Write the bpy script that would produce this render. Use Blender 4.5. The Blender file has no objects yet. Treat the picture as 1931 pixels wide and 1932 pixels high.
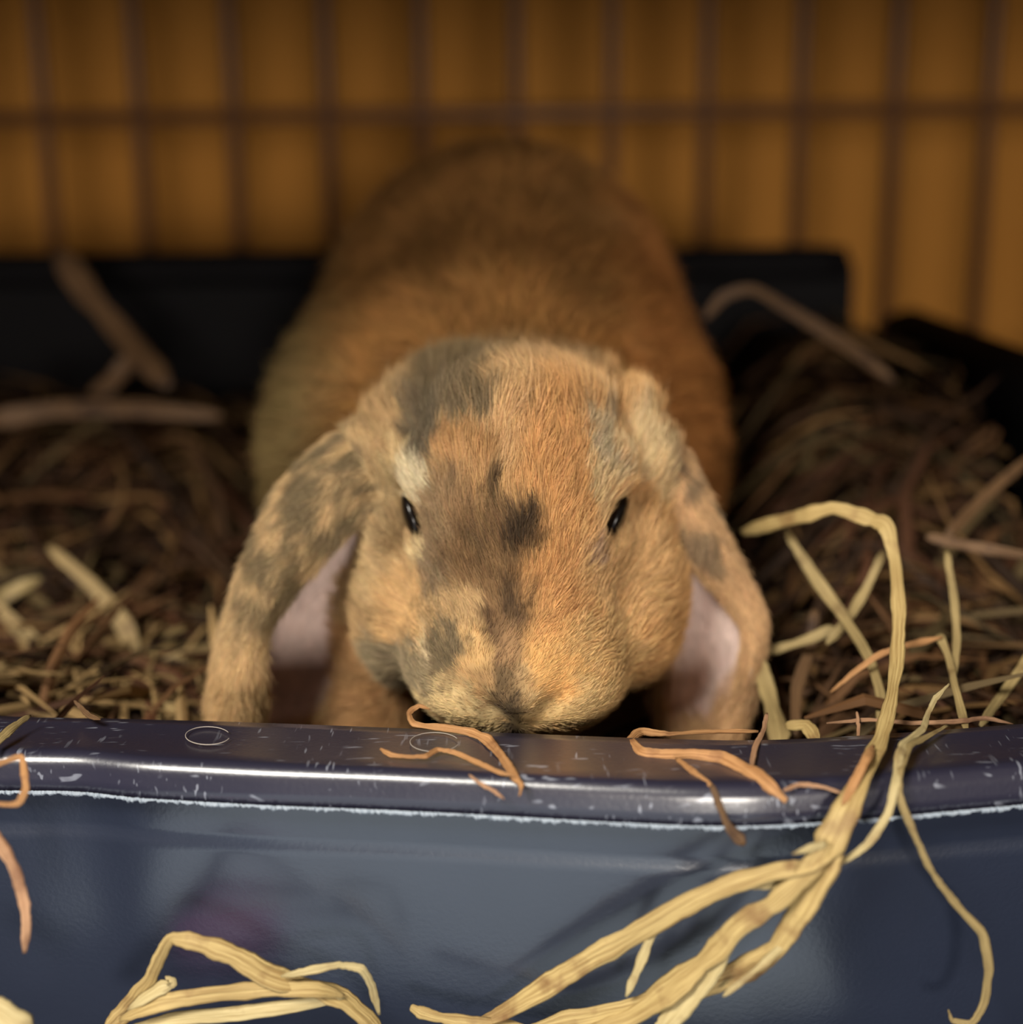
import bpy, math, random
import numpy as np
from mathutils import Vector, Matrix

random.seed(7)
rng = np.random.default_rng(11)
scene = bpy.context.scene
COL = scene.collection

# ------------------------------------------------------------------ camera
IW, IH, F = 1931.0, 1932.0, 2700.0
PITCH, ROLL = math.radians(14.0), math.radians(0.6)
CAM = np.array([0.0, 0.0, 0.20])
fw = np.array([0, math.cos(PITCH), -math.sin(PITCH)])
up0 = np.array([0, math.sin(PITCH), math.cos(PITCH)])
ri0 = np.array([1.0, 0, 0])
UP = math.cos(ROLL) * up0 + math.sin(ROLL) * ri0
RI = math.cos(ROLL) * ri0 - math.sin(ROLL) * up0
FW = fw
BASIS = np.stack([RI, UP, FW], axis=1)          # local (right, up, depth) -> world

cam_data = bpy.data.cameras.new('camera')
cam = bpy.data.objects.new('camera', cam_data)
COL.objects.link(cam)
cam.matrix_world = Matrix(((RI[0], UP[0], -FW[0], CAM[0]), (RI[1], UP[1], -FW[1], CAM[1]),
                           (RI[2], UP[2], -FW[2], CAM[2]), (0, 0, 0, 1)))
cam_data.sensor_fit = 'HORIZONTAL'
cam_data.sensor_width = 36.0
cam_data.lens = F / IW * 36.0
cam_data.clip_start = 0.01
cam_data.dof.use_dof = True
cam_data.dof.focus_distance = 0.333
cam_data.dof.aperture_fstop = cam_data.lens / 10.5
scene.camera = cam

# ------------------------------------------------------------------ world, lights, exposure
scene.view_settings.view_transform = 'Standard'
scene.view_settings.look = 'None'
scene.view_settings.gamma = 1.0
scene.view_settings.exposure = 0.0
scene.view_settings.use_curve_mapping = False
world = bpy.data.worlds.new('world')
scene.world = world
world.use_nodes = True
world.node_tree.nodes['Background'].inputs[0].default_value = (1.0, 0.86, 0.70, 1)
world.node_tree.nodes['Background'].inputs[1].default_value = 0.12


def area(name, loc, target, size, energy, color):
    ld = bpy.data.lights.new(name, 'AREA')
    ld.shape = 'DISK'
    ld.size = size
    ld.energy = energy
    ld.color = color
    o = bpy.data.objects.new(name, ld)
    COL.objects.link(o)
    o.location = loc
    d = Vector(target) - Vector(loc)
    o.rotation_euler = d.to_track_quat('-Z', 'Y').to_euler()
    return o


area('room_lamp', (-0.50, -0.44, 0.92), (0.0, 0.33, 0.08), 0.42, 21.5, (1.0, 0.95, 0.85))
area('fill_light', (0.35, -2.6, 0.26), (0.0, 0.7, 0.2), 0.62, 50.0, (1.0, 0.92, 0.82))  # added frontal fill for the back wall and rabbit, no real window


# ------------------------------------------------------------------ helpers
def lin(c):
    out = []
    for v in c:
        v = v / 255.0
        out.append(v / 12.92 if v <= 0.04045 else ((v + 0.055) / 1.055) ** 2.4)
    return tuple(out)


def loc3(px, py, d):
    """pixel + distance along the optical axis -> local camera-frame metres"""
    return np.array([(px - IW / 2) / F * d, -(py - IH / 2) / F * d, d])


def to_world(p):
    return np.asarray(p) @ BASIS.T + CAM


def at(px, py, d):
    return to_world(loc3(px, py, d))


def at_z(px, py, z):
    """the point of the horizontal plane z seen at a pixel"""
    r = at(px, py, 1.0) - CAM
    return CAM + r * ((z - CAM[2]) / r[2])


def tag(o, label=None, cat=None, group=None, kind=None):
    if label: o['label'] = label
    if cat: o['category'] = cat
    if group: o['group'] = group
    if kind: o['kind'] = kind
    return o


def mesh_obj(name, verts, faces, mat=None, parent=None, smooth=True):
    me = bpy.data.meshes.new(name)
    me.from_pydata([tuple(map(float, v)) for v in verts], [], [tuple(int(i) for i in f) for f in faces])
    if smooth:
        me.polygons.foreach_set('use_smooth', [True] * len(me.polygons))
    me.update()
    o = bpy.data.objects.new(name, me)
    COL.objects.link(o)
    if mat: me.materials.append(mat)
    if parent:
        o.parent = parent
        o.matrix_parent_inverse = Matrix.Translation(-Vector(parent.location)) if parent.type == 'EMPTY' else Matrix()
    return o


def empty(name, loc=(0, 0, 0)):
    o = bpy.data.objects.new(name, None)
    o.empty_display_size = 0.02
    COL.objects.link(o)
    o.location = loc
    return o


def box(x0, x1, y0, y1, z0, z1):
    v = [(x0, y0, z0), (x1, y0, z0), (x1, y1, z0), (x0, y1, z0), (x0, y0, z1), (x1, y0, z1), (x1, y1, z1), (x0, y1, z1)]
    f = [(0, 3, 2, 1), (4, 5, 6, 7), (0, 1, 5, 4), (1, 2, 6, 5), (2, 3, 7, 6), (3, 0, 4, 7)]
    return v, f


def catmull(P, n):
    """Catmull-Rom through the rows of P, n samples per span"""
    P = np.asarray(P, float)
    Q = np.vstack([2 * P[0] - P[1], P, 2 * P[-1] - P[-2]])
    out = []
    for i in range(1, len(Q) - 2):
        for t in np.arange(n) / n:
            a, b, c, d = Q[i - 1], Q[i], Q[i + 1], Q[i + 2]
            out.append(0.5 * ((2 * b) + (-a + c) * t + (2 * a - 5 * b + 4 * c - d) * t * t + (-a + 3 * b - 3 * c + d) * t ** 3))
    out.append(Q[-2])
    return np.array(out)


def hash3(i, j, k, seed):
    h = (i.astype(np.int64) * 374761393 + j.astype(np.int64) * 668265263 + k.astype(np.int64) * 2147483647 + seed * 974711) & 0xffffffff
    h = ((h ^ (h >> 13)) * 1274126177) & 0xffffffff
    h = h ^ (h >> 16)
    return (h & 0xffff).astype(np.float64) / 65535.0


def vnoise(p, scale, seed=0):
    """value noise 0..1 at points p (n,3)"""
    q = p * scale
    i = np.floor(q).astype(np.int64)
    f = q - i
    f = f * f * (3 - 2 * f)
    r = 0
    for dx in (0, 1):
        for dy in (0, 1):
            for dz in (0, 1):
                w = (f[:, 0] if dx else 1 - f[:, 0]) * (f[:, 1] if dy else 1 - f[:, 1]) * (f[:, 2] if dz else 1 - f[:, 2])
                r = r + w * hash3(i[:, 0] + dx, i[:, 1] + dy, i[:, 2] + dz, seed)
    return r


def fbm(p, scale, seed=0):
    return (vnoise(p, scale, seed) * 0.55 + vnoise(p, scale * 2.1, seed + 1) * 0.3 + vnoise(p, scale * 4.3, seed + 2) * 0.15)


def sstep(a, b, x):
    t = np.clip((x - a) / (b - a), 0, 1)
    return t * t * (3 - 2 * t)


# ------------------------------------------------------------------ materials
def new_mat(name):
    m = bpy.data.materials.new(name)
    m.use_nodes = True
    return m, m.node_tree.nodes, m.node_tree.links, m.node_tree.nodes['Principled BSDF']


def plain(name, col, rough=0.6, spec=0.5, noise=None):
    m, n, l, b = new_mat(name)
    b.inputs['Base Color'].default_value = (*col, 1)
    b.inputs['Roughness'].default_value = rough
    b.inputs['Specular IOR Level'].default_value = spec
    if noise:
        scale, col2 = noise
        tc = n.new('ShaderNodeTexCoord')
        nz = n.new('ShaderNodeTexNoise')
        nz.inputs['Scale'].default_value = scale
        nz.inputs['Detail'].default_value = 4
        mx = n.new('ShaderNodeMix')
        mx.data_type = 'RGBA'
        mx.inputs[6].default_value = (*col, 1)
        mx.inputs[7].default_value = (*col2, 1)
        l.new(tc.outputs['Object'], nz.inputs['Vector'])
        l.new(nz.outputs['Fac'], mx.inputs[0])
        l.new(mx.outputs[2], b.inputs['Base Color'])
    return m


def attr_mat(name, attr='tint', rough=0.7, spec=0.2, sheen=0.0):
    m, n, l, b = new_mat(name)
    a = n.new('ShaderNodeAttribute')
    a.attribute_name = attr
    l.new(a.outputs['Color'], b.inputs['Base Color'])
    b.inputs['Roughness'].default_value = rough
    b.inputs['Specular IOR Level'].default_value = spec
    return m


def hay_mat(name, c1, c2, c3):
    """dry stem: fine streaks along the blade, browner blotches"""
    m, n, l, b = new_mat(name)
    uv = n.new('ShaderNodeUVMap')
    mp = n.new('ShaderNodeMapping')
    mp.inputs['Scale'].default_value = (11.0, 60.0, 1.0)
    nz = n.new('ShaderNodeTexNoise')
    nz.inputs['Scale'].default_value = 1.0
    nz.inputs['Detail'].default_value = 5
    tc = n.new('ShaderNodeTexCoord')
    nb = n.new('ShaderNodeTexNoise')
    nb.inputs['Scale'].default_value = 120.0
    nb.inputs['Detail'].default_value = 3
    r1 = n.new('ShaderNodeValToRGB')
    r1.color_ramp.elements[0].position = 0.33
    r1.color_ramp.elements[0].color = (*c2, 1)
    r1.color_ramp.elements[1].position = 0.62
    r1.color_ramp.elements[1].color = (*c1, 1)
    r2 = n.new('ShaderNodeValToRGB')
    r2.color_ramp.elements[0].position = 0.56
    r2.color_ramp.elements[0].color = (0, 0, 0, 1)
    r2.color_ramp.elements[1].position = 0.75
    r2.color_ramp.elements[1].color = (1, 1, 1, 1)
    mx = n.new('ShaderNodeMix')
    mx.data_type = 'RGBA'
    mx.inputs[7].default_value = (*c3, 1)
    l.new(uv.outputs['UV'], mp.inputs['Vector'])
    l.new(mp.outputs['Vector'], nz.inputs['Vector'])
    l.new(nz.outputs['Fac'], r1.inputs['Fac'])
    l.new(tc.outputs['Object'], nb.inputs['Vector'])
    l.new(nb.outputs['Fac'], r2.inputs['Fac'])
    l.new(r2.outputs['Color'], mx.inputs[0])
    l.new(r1.outputs['Color'], mx.inputs[6])
    l.new(mx.outputs[2], b.inputs['Base Color'])
    bp = n.new('ShaderNodeBump')
    bp.inputs['Strength'].default_value = 0.8
    bp.inputs['Distance'].default_value = 0.0006
    l.new(nz.outputs['Fac'], bp.inputs['Height'])
    l.new(bp.outputs['Normal'], b.inputs['Normal'])
    b.inputs['Roughness'].default_value = 0.55
    b.inputs['Specular IOR Level'].default_value = 0.35
    return m


HAY = {
    'yellow': hay_mat('hay_yellow', lin((192, 166, 110)), lin((148, 120, 72)), lin((128, 96, 58))),
    'pale': hay_mat('hay_pale', lin((202, 184, 136)), lin((168, 146, 98)), lin((148, 122, 82))),
    'green': hay_mat('hay_green', lin((168, 146, 98)), lin((130, 110, 72)), lin((116, 94, 60))),
    'orange': hay_mat('hay_orange', lin((198, 148, 98)), lin((156, 108, 66)), lin((112, 70, 42))),
    'pink': hay_mat('hay_pink', lin((200, 156, 120)), lin((164, 120, 88)), lin((124, 84, 62))),
    'dull': hay_mat('hay_dull', lin((160, 136, 92)), lin((122, 100, 66)), lin((104, 80, 52))),
    'brown': hay_mat('hay_brown', lin((112, 84, 56)), lin((84, 60, 40)), lin((64, 44, 32))),
}

# glossy dark navy plastic, scuffed
def navy_plastic(name, base, rough, wear=True, ior=1.6, coat=1.0):
    m, n, l, b = new_mat(name)
    tc = n.new('ShaderNodeTexCoord')
    nz = n.new('ShaderNodeTexNoise')
    nz.inputs['Scale'].default_value = 35.0
    nz.inputs['Detail'].default_value = 5
    mx = n.new('ShaderNodeMix')
    mx.data_type = 'RGBA'
    mx.inputs[6].default_value = (*base, 1)
    mx.inputs[7].default_value = (base[0] * 1.5, base[1] * 1.45, base[2] * 1.4, 1)
    l.new(tc.outputs['Object'], nz.inputs['Vector'])
    l.new(nz.outputs['Fac'], mx.inputs[0])
    out = mx.outputs[2]
    if wear:
        # short pale scratches: stretched noise, thresholded, in two directions, gated by a coarse noise
        prev = out
        for k, (rot, sc) in enumerate(((0.5, (900, 120, 400)), (-0.9, (150, 800, 400)))):
            mp = n.new('ShaderNodeMapping')
            mp.inputs['Rotation'].default_value = (0.3 * k, 0.2, rot)
            mp.inputs['Scale'].default_value = sc
            s = n.new('ShaderNodeTexNoise')
            s.inputs['Scale'].default_value = 1.0
            s.inputs['Detail'].default_value = 1
            rp = n.new('ShaderNodeValToRGB')
            rp.color_ramp.elements[0].position = 0.645
            rp.color_ramp.elements[0].color = (0, 0, 0, 1)
            rp.color_ramp.elements[1].position = 0.70
            rp.color_ramp.elements[1].color = (1, 1, 1, 1)
            g = n.new('ShaderNodeTexNoise')
            g.inputs['Scale'].default_value = 60.0 + 30 * k
            gr = n.new('ShaderNodeValToRGB')
            gr.color_ramp.elements[0].position = 0.50
            gr.color_ramp.elements[1].position = 0.62
            mul = n.new('ShaderNodeMath')
            mul.operation = 'MULTIPLY'
            m2 = n.new('ShaderNodeMix')
            m2.data_type = 'RGBA'
            m2.inputs[7].default_value = (0.22, 0.23, 0.28, 1)
            l.new(tc.outputs['Object'], mp.inputs['Vector'])
            l.new(mp.outputs['Vector'], s.inputs['Vector'])
            l.new(s.outputs['Fac'], rp.inputs['Fac'])
            l.new(tc.outputs['Object'], g.inputs['Vector'])
            l.new(g.outputs['Fac'], gr.inputs['Fac'])
            l.new(rp.outputs['Color'], mul.inputs[0])
            l.new(gr.outputs['Color'], mul.inputs[1])
            l.new(mul.outputs[0], m2.inputs[0])
            l.new(prev, m2.inputs[6])
            prev = m2.outputs[2]
        out = prev
    l.new(out, b.inputs['Base Color'])
    b.inputs['Roughness'].default_value = rough
    b.inputs['IOR'].default_value = ior
    b.inputs['Coat Weight'].default_value = coat
    b.inputs['Coat Roughness'].default_value = rough * 0.7
    bp = n.new('ShaderNodeBump')
    bp.inputs['Strength'].default_value = 0.12
    bp.inputs['Distance'].default_value = 0.0005
    fine = n.new('ShaderNodeTexNoise')
    fine.inputs['Scale'].default_value = 900.0
    l.new(tc.outputs['Object'], fine.inputs['Vector'])
    l.new(fine.outputs['Fac'], bp.inputs['Height'])
    l.new(bp.outputs['Normal'], b.inputs['Normal'])
    return m


M_RIM = navy_plastic('navy_plastic_rim', (0.018, 0.017, 0.032), 0.34)
M_WALLP = navy_plastic('navy_plastic_wall', (0.014, 0.019, 0.036), 0.30, wear=False, ior=1.9)
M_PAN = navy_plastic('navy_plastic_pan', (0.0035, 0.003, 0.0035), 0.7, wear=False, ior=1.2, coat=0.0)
M_BURR = plain('frayed_plastic', lin((150, 160, 172)), 0.6, 0.4)
M_WIRE = plain('dark_wire', lin((96, 62, 36)), 0.5, 0.4)
M_BACKWALL = plain('orange_brown_wall', lin((180, 124, 56)), 0.85, 0.1, noise=(6.0, lin((166, 110, 46))))
M_FLOOR = plain('floor_dark_blue', lin((44, 52, 74)), 0.7, 0.2, noise=(12.0, lin((32, 38, 58))))
M_BLANKET = plain('pale_blanket', lin((204, 220, 236)), 0.9, 0.1, noise=(40.0, lin((172, 188, 206))))
M_PURPLE = plain('purple_plastic', lin((150, 44, 124)), 0.4, 0.4)
M_SHADE_BOARD = plain('added_shade_board', lin((60, 45, 30)), 0.8, 0.1)
M_ROOM = plain('room_wall_paint', lin((160, 150, 130)), 0.9, 0.1)

# ------------------------------------------------------------------ the setting
FLOOR_Z = -0.022
v, f = box(-2.0, 2.0, -2.0, 1.2, FLOOR_Z - 0.05, FLOOR_Z)
tag(mesh_obj('floor', v, f, M_FLOOR, smooth=False), kind='structure')
v, f = box(-2.0, 2.0, 1.02, 1.07, FLOOR_Z, 1.6)
tag(mesh_obj('wall_back', v, f, M_BACKWALL, smooth=False), kind='structure')

# ------------------------------------------------------------------ wire cage behind
CAGE_Y = 0.84
cage = tag(empty('wire_cage', (0, CAGE_Y, FLOOR_Z)), 'brown wire cage side of upright bars crossed by one rail behind the rabbit', 'cage')


def cyl_x(p0, p1, r, n=10):
    p0, p1 = np.array(p0, float), np.array(p1, float)
    d = (p1 - p0) / np.linalg.norm(p1 - p0)
    a = np.cross(d, [0.3, 0.7, 0.2]); a /= np.linalg.norm(a)
    b = np.cross(d, a)
    vs, fs = [], []
    for p in (p0, p1):
        for k in range(n):
            t = 2 * math.pi * k / n
            vs.append(p + r * (a * math.cos(t) + b * math.sin(t)))
    for k in range(n):
        fs.append((k, (k + 1) % n, n + (k + 1) % n, n + k))
    fs.append(tuple(range(n - 1, -1, -1)))
    fs.append(tuple(range(n, 2 * n)))
    return vs, fs


def at_y(px, py, y):
    r = at(px, py, 1.0) - CAM
    return CAM + r * (y / r[1])


bar_me = None
bar_x0, bar_x1 = at_y(65, 0, CAGE_Y)[0], at_y(1880, 0, CAGE_Y)[0]
step = (bar_x1 - bar_x0) / 10.0
for k in range(-3, 14):
    x = bar_x0 + k * step
    if bar_me is None:
        vs, fs = cyl_x((0, 0, 0), (0, 0, 0.62), 0.0042)
        o = mesh_obj('bar', vs, fs, M_WIRE, cage)
        bar_me = o.data
    else:
        o = bpy.data.objects.new('bar', bar_me)
        COL.objects.link(o)
        o.parent = cage
        o.matrix_parent_inverse = Matrix.Translation(-Vector(cage.location))
    o.location = (x, CAGE_Y, FLOOR_Z)
zr = at_y(965, 215, CAGE_Y)[2]
for z in (zr, zr - 0.155, zr + 0.155):
    vs, fs = cyl_x((bar_x0 - 3.3 * step, CAGE_Y - 0.0075, z), (bar_x1 + 3.3 * step, CAGE_Y - 0.0075, z), 0.0040)
    mesh_obj('rail', vs, fs, M_WIRE, cage)
# unseen board added above the cage to keep its back in shade
SHADE_Z, SHADE_Y = 0.282, 0.278
v, f = box(-0.55, 0.55, SHADE_Y, 1.0, SHADE_Z, SHADE_Z + 0.012)
v = [(a_, b_, c_ + (b_ - SHADE_Y) * 0.16) for a_, b_, c_ in v]
mesh_obj('shade_board', v, f, M_SHADE_BOARD, cage, smooth=False)

# ------------------------------------------------------------------ litter tray
RIM_Z = 0.07
outer = [(0, 1424), (90, 1424), (160, 1426), (215, 1433), (270, 1438), (500, 1450), (700, 1457), (900, 1466), (1100, 1477),
         (1300, 1486), (1420, 1487), (1600, 1477), (1750, 1464), (1931, 1448)]
backe = [(0, 1349), (60, 1352), (200, 1354), (400, 1359), (600, 1366), (800, 1374), (1000, 1383), (1200, 1391), (1400, 1396),
         (1550, 1391), (1700, 1381), (1800, 1374), (1931, 1364)]
xs_f = np.linspace(-0.125, 0.135, 120)


def plan(curve):
    P = np.array([at_z(px, py, RIM_Z)[:2] for px, py in curve])
    return P


Po, Pb = plan(outer), plan(backe)


def ycurve(P, x):
    y = np.interp(x, P[:, 0], P[:, 1])
    sl = (P[1, 1] - P[0, 1]) / (P[1, 0] - P[0, 0])
    sr = (P[-1, 1] - P[-2, 1]) / (P[-1, 0] - P[-2, 0])
    y = np.where(x < P[0, 0], P[0, 1] + sl * (x - P[0, 0]), y)
    y = np.where(x > P[-1, 0], P[-1, 1] + sr * (x - P[-1, 0]), y)
    return y


def smooth1(a, w):
    k = np.ones(w) / w
    return np.convolve(np.pad(a, w // 2, mode='edge'), k, mode='valid')


XF = np.concatenate([np.linspace(-0.33, -0.13, 12), xs_f, np.linspace(0.14, 0.19, 6)])
XF = np.unique(XF)
XD = np.linspace(-0.33, 0.19, 521)
yo = np.interp(XF, XD, smooth1(ycurve(Po, XD), 9))
yb = np.interp(XF, XD, smooth1(ycurve(Pb, XD), 13))
tray = tag(empty('litter_tray', (0, 0.45, FLOOR_Z)), 'dark navy plastic litter tray with low scuffed front rim holding hay and the rabbit', 'tray')

# front rim: flat top, rounded nose, short lip, underside
LIP = 0.0088
R = 0.0036
prof_n = 0
verts, faces = [], []
for i, x in enumerate(XF):
    a, b_ = yo[i], yb[i]
    pr = [(b_ + 0.0012, RIM_Z - 0.006), (b_ + 0.001, RIM_Z - 0.0015), (b_ - 0.0005, RIM_Z)]
    for t in np.linspace(0.15, 0.85, 4):
        pr.append((b_ + (a + R - b_) * t, RIM_Z - 0.0004 * math.sin(math.pi * t)))
    for t in np.linspace(0, 1, 7):
        ang = math.pi / 2 * t
        pr.append((a + R - R * math.sin(ang), RIM_Z - R + R * math.cos(ang)))
    pr.append((a - 0.0004, RIM_Z - LIP * 0.62))
    pr.append((a - 0.0006, RIM_Z - LIP))
    pr.append((a + 0.0014, RIM_Z - LIP))
    pr.append((a + 0.0018, RIM_Z - 0.0035))
    pr.append((a + 0.006, RIM_Z - 0.0025))
    prof_n = len(pr)
    verts += [(x, y, z) for y, z in pr]
for i in range(len(XF) - 1):
    for j in range(prof_n - 1):
        q = i * prof_n + j
        faces.append((q, q + 1, q + prof_n + 1, q + prof_n))
mesh_obj('front_rim', verts, [fc[::-1] for fc in faces], M_RIM, tray)

# front wall under the rim: a step band, a soft ledge, then the tapering wall; inner face closes it
verts, faces = [], []
for i, x in enumerate(XF):
    a, b_ = yo[i], yb[i]
    pr = [(a + 0.0040, RIM_Z - 0.0028), (a + 0.0046, RIM_Z - 0.010), (a + 0.0052, RIM_Z - 0.0185), (a + 0.0056, RIM_Z - 0.0200),
          (a + 0.0050, RIM_Z - 0.0215), (a + 0.0052, RIM_Z - 0.024), (a + 0.0070, 0.030), (a + 0.0092, 0.010), (a + 0.0116, -0.010),
          (a + 0.0135, -0.018), (a + 0.019, FLOOR_Z + 0.0005), (b_ + 0.004, FLOOR_Z + 0.0005), (b_ + 0.002, 0.02), (b_ + 0.0008, RIM_Z - 0.004)]
    prof_n = len(pr)
    verts += [(x, y, z) for y, z in pr]
for i in range(len(XF) - 1):
    for j in range(prof_n - 1):
        q = i * prof_n + j
        faces.append((q, q + 1, q + prof_n + 1, q + prof_n))
mesh_obj('front_wall', verts, [fc[::-1] for fc in faces], M_WALLP, tray)

# frayed plastic edge along the lip
xb = np.linspace(-0.125, 0.135, 900)
ybr = np.interp(xb, XF, yo)
low = np.zeros(900)
cur = 0.0009
for i in range(900):
    cur += rng.normal(0, 0.00018)
    cur = min(max(cur, 0.0005), 0.0013)
    if rng.random() < 0.02: cur = 0.0014
    low[i] = cur
nzj = rng.normal(0, 0.00022, 900)
verts, faces = [], []
for i in range(900):
    y = ybr[i]
    zt = RIM_Z - LIP + 0.0004
    verts += [(xb[i], y - 0.0008 + nzj[i] * 0.4, zt), (xb[i], y - 0.0013 + nzj[i], zt - low[i] * 0.5),
              (xb[i], y - 0.0006 + nzj[i], zt - low[i]), (xb[i], y + 0.0006, zt - low[i] * 0.6)]
for i in range(899):
    for j in range(3):
        q = i * 4 + j
        faces.append((q, q + 4, q + 5, q + 1))
o = mesh_obj('frayed_edge', verts, faces, M_BURR, tray, smooth=False)
o['label'] = 'pale chewed plastic edge of the rim'

# pan floor, back wall (high), side walls
BACK_Y = 0.70
v, f = box(-0.325, 0.185, 0.315, BACK_Y, 0.0, 0.006)
mesh_obj('pan_floor', v, f, M_PAN, tray, smooth=False)


def slab(path, thick_dir, name):
    """extruded outline (list of 3D points) with a thickness vector"""
    n = len(path)
    vs = [np.array(p) for p in path] + [np.array(p) + np.array(thick_dir) for p in path]
    fs = [tuple(range(n)), tuple(range(2 * n - 1, n - 1, -1))]
    for k in range(n):
        fs.append((k, n + k, n + (k + 1) % n, (k + 1) % n))
    return mesh_obj(name, vs, fs, M_PAN, tray, smooth=False)


BZ = at_y(300, 492, BACK_Y)[2]
bxr = at_y(1612, 540, BACK_Y)[0]
rc = 0.014
path = [(-0.33, BACK_Y, 0.0), (bxr, BACK_Y, 0.0)]
for t in np.linspace(0, math.pi / 2, 7):
    path.append((bxr - rc + rc * math.cos(t), BACK_Y, BZ + 0.004 - rc + rc * math.sin(t)))
path.append((-0.33, BACK_Y, BZ + 0.004))
slab(path, (0, 0.006, 0), 'back_wall')
# thick rolled rim of the back wall, overhanging the inside
vs, fs = [], []
xsr = np.linspace(-0.33, bxr - 0.006, 30)
for x in xsr:
    for k in range(10):
        t = 2 * math.pi * k / 10
        vs.append((x, BACK_Y - 0.004 + 0.010 * math.cos(t), BZ - 0.004 + 0.008 * math.sin(t)))
for i in range(len(xsr) - 1):
    for k in range(10):
        fs.append((i * 10 + k, i * 10 + (k + 1) % 10, (i + 1) * 10 + (k + 1) % 10, (i + 1) * 10 + k))
fs.append(tuple(range(9, -1, -1)))
fs.append(tuple((len(xsr) - 1) * 10 + k for k in range(10)))
mesh_obj('back_rim', vs, fs, M_PAN, tray)
# right side wall: lower, its rim bulging inwards; left side wall out of view
for sx, x0 in ((1, 0.182), (-1, -0.322)):
    prof = [(0, 0.0), (0.006 * sx, 0.10), (-0.004 * sx, 0.116), (0.0, 0.124), (0.012 * sx, 0.127), (0.024 * sx, 0.122), (0.026 * sx, 0.108), (0.011 * sx, 0.10), (0.006 * sx, 0.0)]
    vs, fs = [], []
    ys = np.linspace(0.335, BACK_Y - 0.01, 16)
    for y in ys:
        s = float(sstep(0.31, 0.47, np.array([y]))[0])
        for px_, pz_ in prof:
            vs.append((x0 + px_, y, pz_ * (0.55 + 0.45 * s)))
    m_ = len(prof)
    for i in range(len(ys) - 1):
        for j in range(m_):
            fs.append((i * m_ + j, i * m_ + (j + 1) % m_, (i + 1) * m_ + (j + 1) % m_, (i + 1) * m_ + j))
    mesh_obj('side_wall', vs, fs, M_PAN, tray)

# ------------------------------------------------------------------ the rabbit
# built as one implicit surface in the camera-aligned frame (right, up, depth), polygonised once
VOX = 0.0016
lo = np.array([-0.100, -0.090, 0.326])
hi = np.array([0.092, 0.150, 0.668])
dims = np.ceil((hi - lo) / VOX).astype(int) + 1
gx = (lo[0] + np.arange(dims[0]) * VOX).astype(np.float32)
gy = (lo[1] + np.arange(dims[1]) * VOX).astype(np.float32)
gz = (lo[2] + np.arange(dims[2]) * VOX).astype(np.float32)
field = np.full(tuple(dims), 1.0, np.float32)


def sub(c, ext):
    i0 = np.maximum(((np.array(c) - ext - lo) / VOX).astype(int), 0)
    i1 = np.minimum(((np.array(c) + ext - lo) / VOX).astype(int) + 2, dims)
    return tuple(slice(int(a), int(b)) for a, b in zip(i0, i1))


def smin(a, b, k):
    h = np.clip(0.5 + 0.5 * (b - a) / k, 0, 1)
    return b * (1 - h) + a * h - k * h * (1 - h)


def smax(a, b, k):
    return -smin(-a, -b, k)


def ell_sdf(sl, c, r, rot=0.0, rotx=0.0):
    X = gx[sl[0]][:, None, None] - np.float32(c[0])
    Y = gy[sl[1]][None, :, None] - np.float32(c[1])
    Z = gz[sl[2]][None, None, :] - np.float32(c[2])
    if rot:
        cs, sn = math.cos(rot), math.sin(rot)
        X, Y = X * cs + Y * sn, -X * sn + Y * cs
    if rotx:
        cs, sn = math.cos(rotx), math.sin(rotx)
        Y, Z = Y * cs + Z * sn, -Y * sn + Z * cs
    k0 = np.sqrt((X / r[0]) ** 2 + (Y / r[1]) ** 2 + (Z / r[2]) ** 2) + 1e-6
    k1 = np.sqrt((X / r[0] ** 2) ** 2 + (Y / r[1] ** 2) ** 2 + (Z / r[2] ** 2) ** 2) + 1e-6
    return (k0 * (k0 - 1) / k1).astype(np.float32)


def add_ell(px, py, d, rw, rh, rd, k=0.008, rot=0.0, rotx=0.0, carve=False, k2=None):
    """centre at pixel/depth; half width and height in pixels at that depth, half depth in metres"""
    c = loc3(px, py, d)
    r = (rw * d / F, rh * d / F, rd)
    sl = sub(c, max(r) + 0.03)
    e = ell_sdf(sl, c, r, rot, rotx)
    if carve:
        field[sl] = smax(field[sl], -e, k)
    else:
        field[sl] = smin(field[sl], e, k)


def add_caps(p0, p1, r0, r1, k=0.006, carve=False):
    a, b = loc3(*p0), loc3(*p1)
    c = (a + b) / 2
    sl = sub(c, np.abs(b - a) / 2 + max(r0, r1) + 0.02)
    X = gx[sl[0]][:, None, None] - a[0]
    Y = gy[sl[1]][None, :, None] - a[1]
    Z = gz[sl[2]][None, None, :] - a[2]
    ab = b - a
    t = np.clip((X * ab[0] + Y * ab[1] + Z * ab[2]) / ab.dot(ab), 0, 1)
    d = np.sqrt((X - t * ab[0]) ** 2 + (Y - t * ab[1]) ** 2 + (Z - t * ab[2]) ** 2) - (r0 + (r1 - r0) * t)
    d = d.astype(np.float32)
    if carve:
        field[sl] = smax(field[sl], -d, k)
    else:
        field[sl] = smin(field[sl], d, k)


# trunk: rump, back, shoulders, haunches, chest
add_ell(950, 640, 0.560, 325, 345, 0.085, 0.02)
add_ell(940, 760, 0.500, 330, 290, 0.070, 0.03)
add_ell(720, 880, 0.530, 205, 250, 0.075, 0.03)
add_ell(1150, 880, 0.530, 190, 230, 0.075, 0.03)
add_ell(960, 900, 0.445, 270, 240, 0.050, 0.02)
add_ell(800, 1130, 0.440, 150, 200, 0.030, 0.015)
add_ell(1110, 1130, 0.440, 130, 190, 0.030, 0.015)
add_ell(960, 1080, 0.430, 200, 200, 0.030, 0.015)
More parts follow.
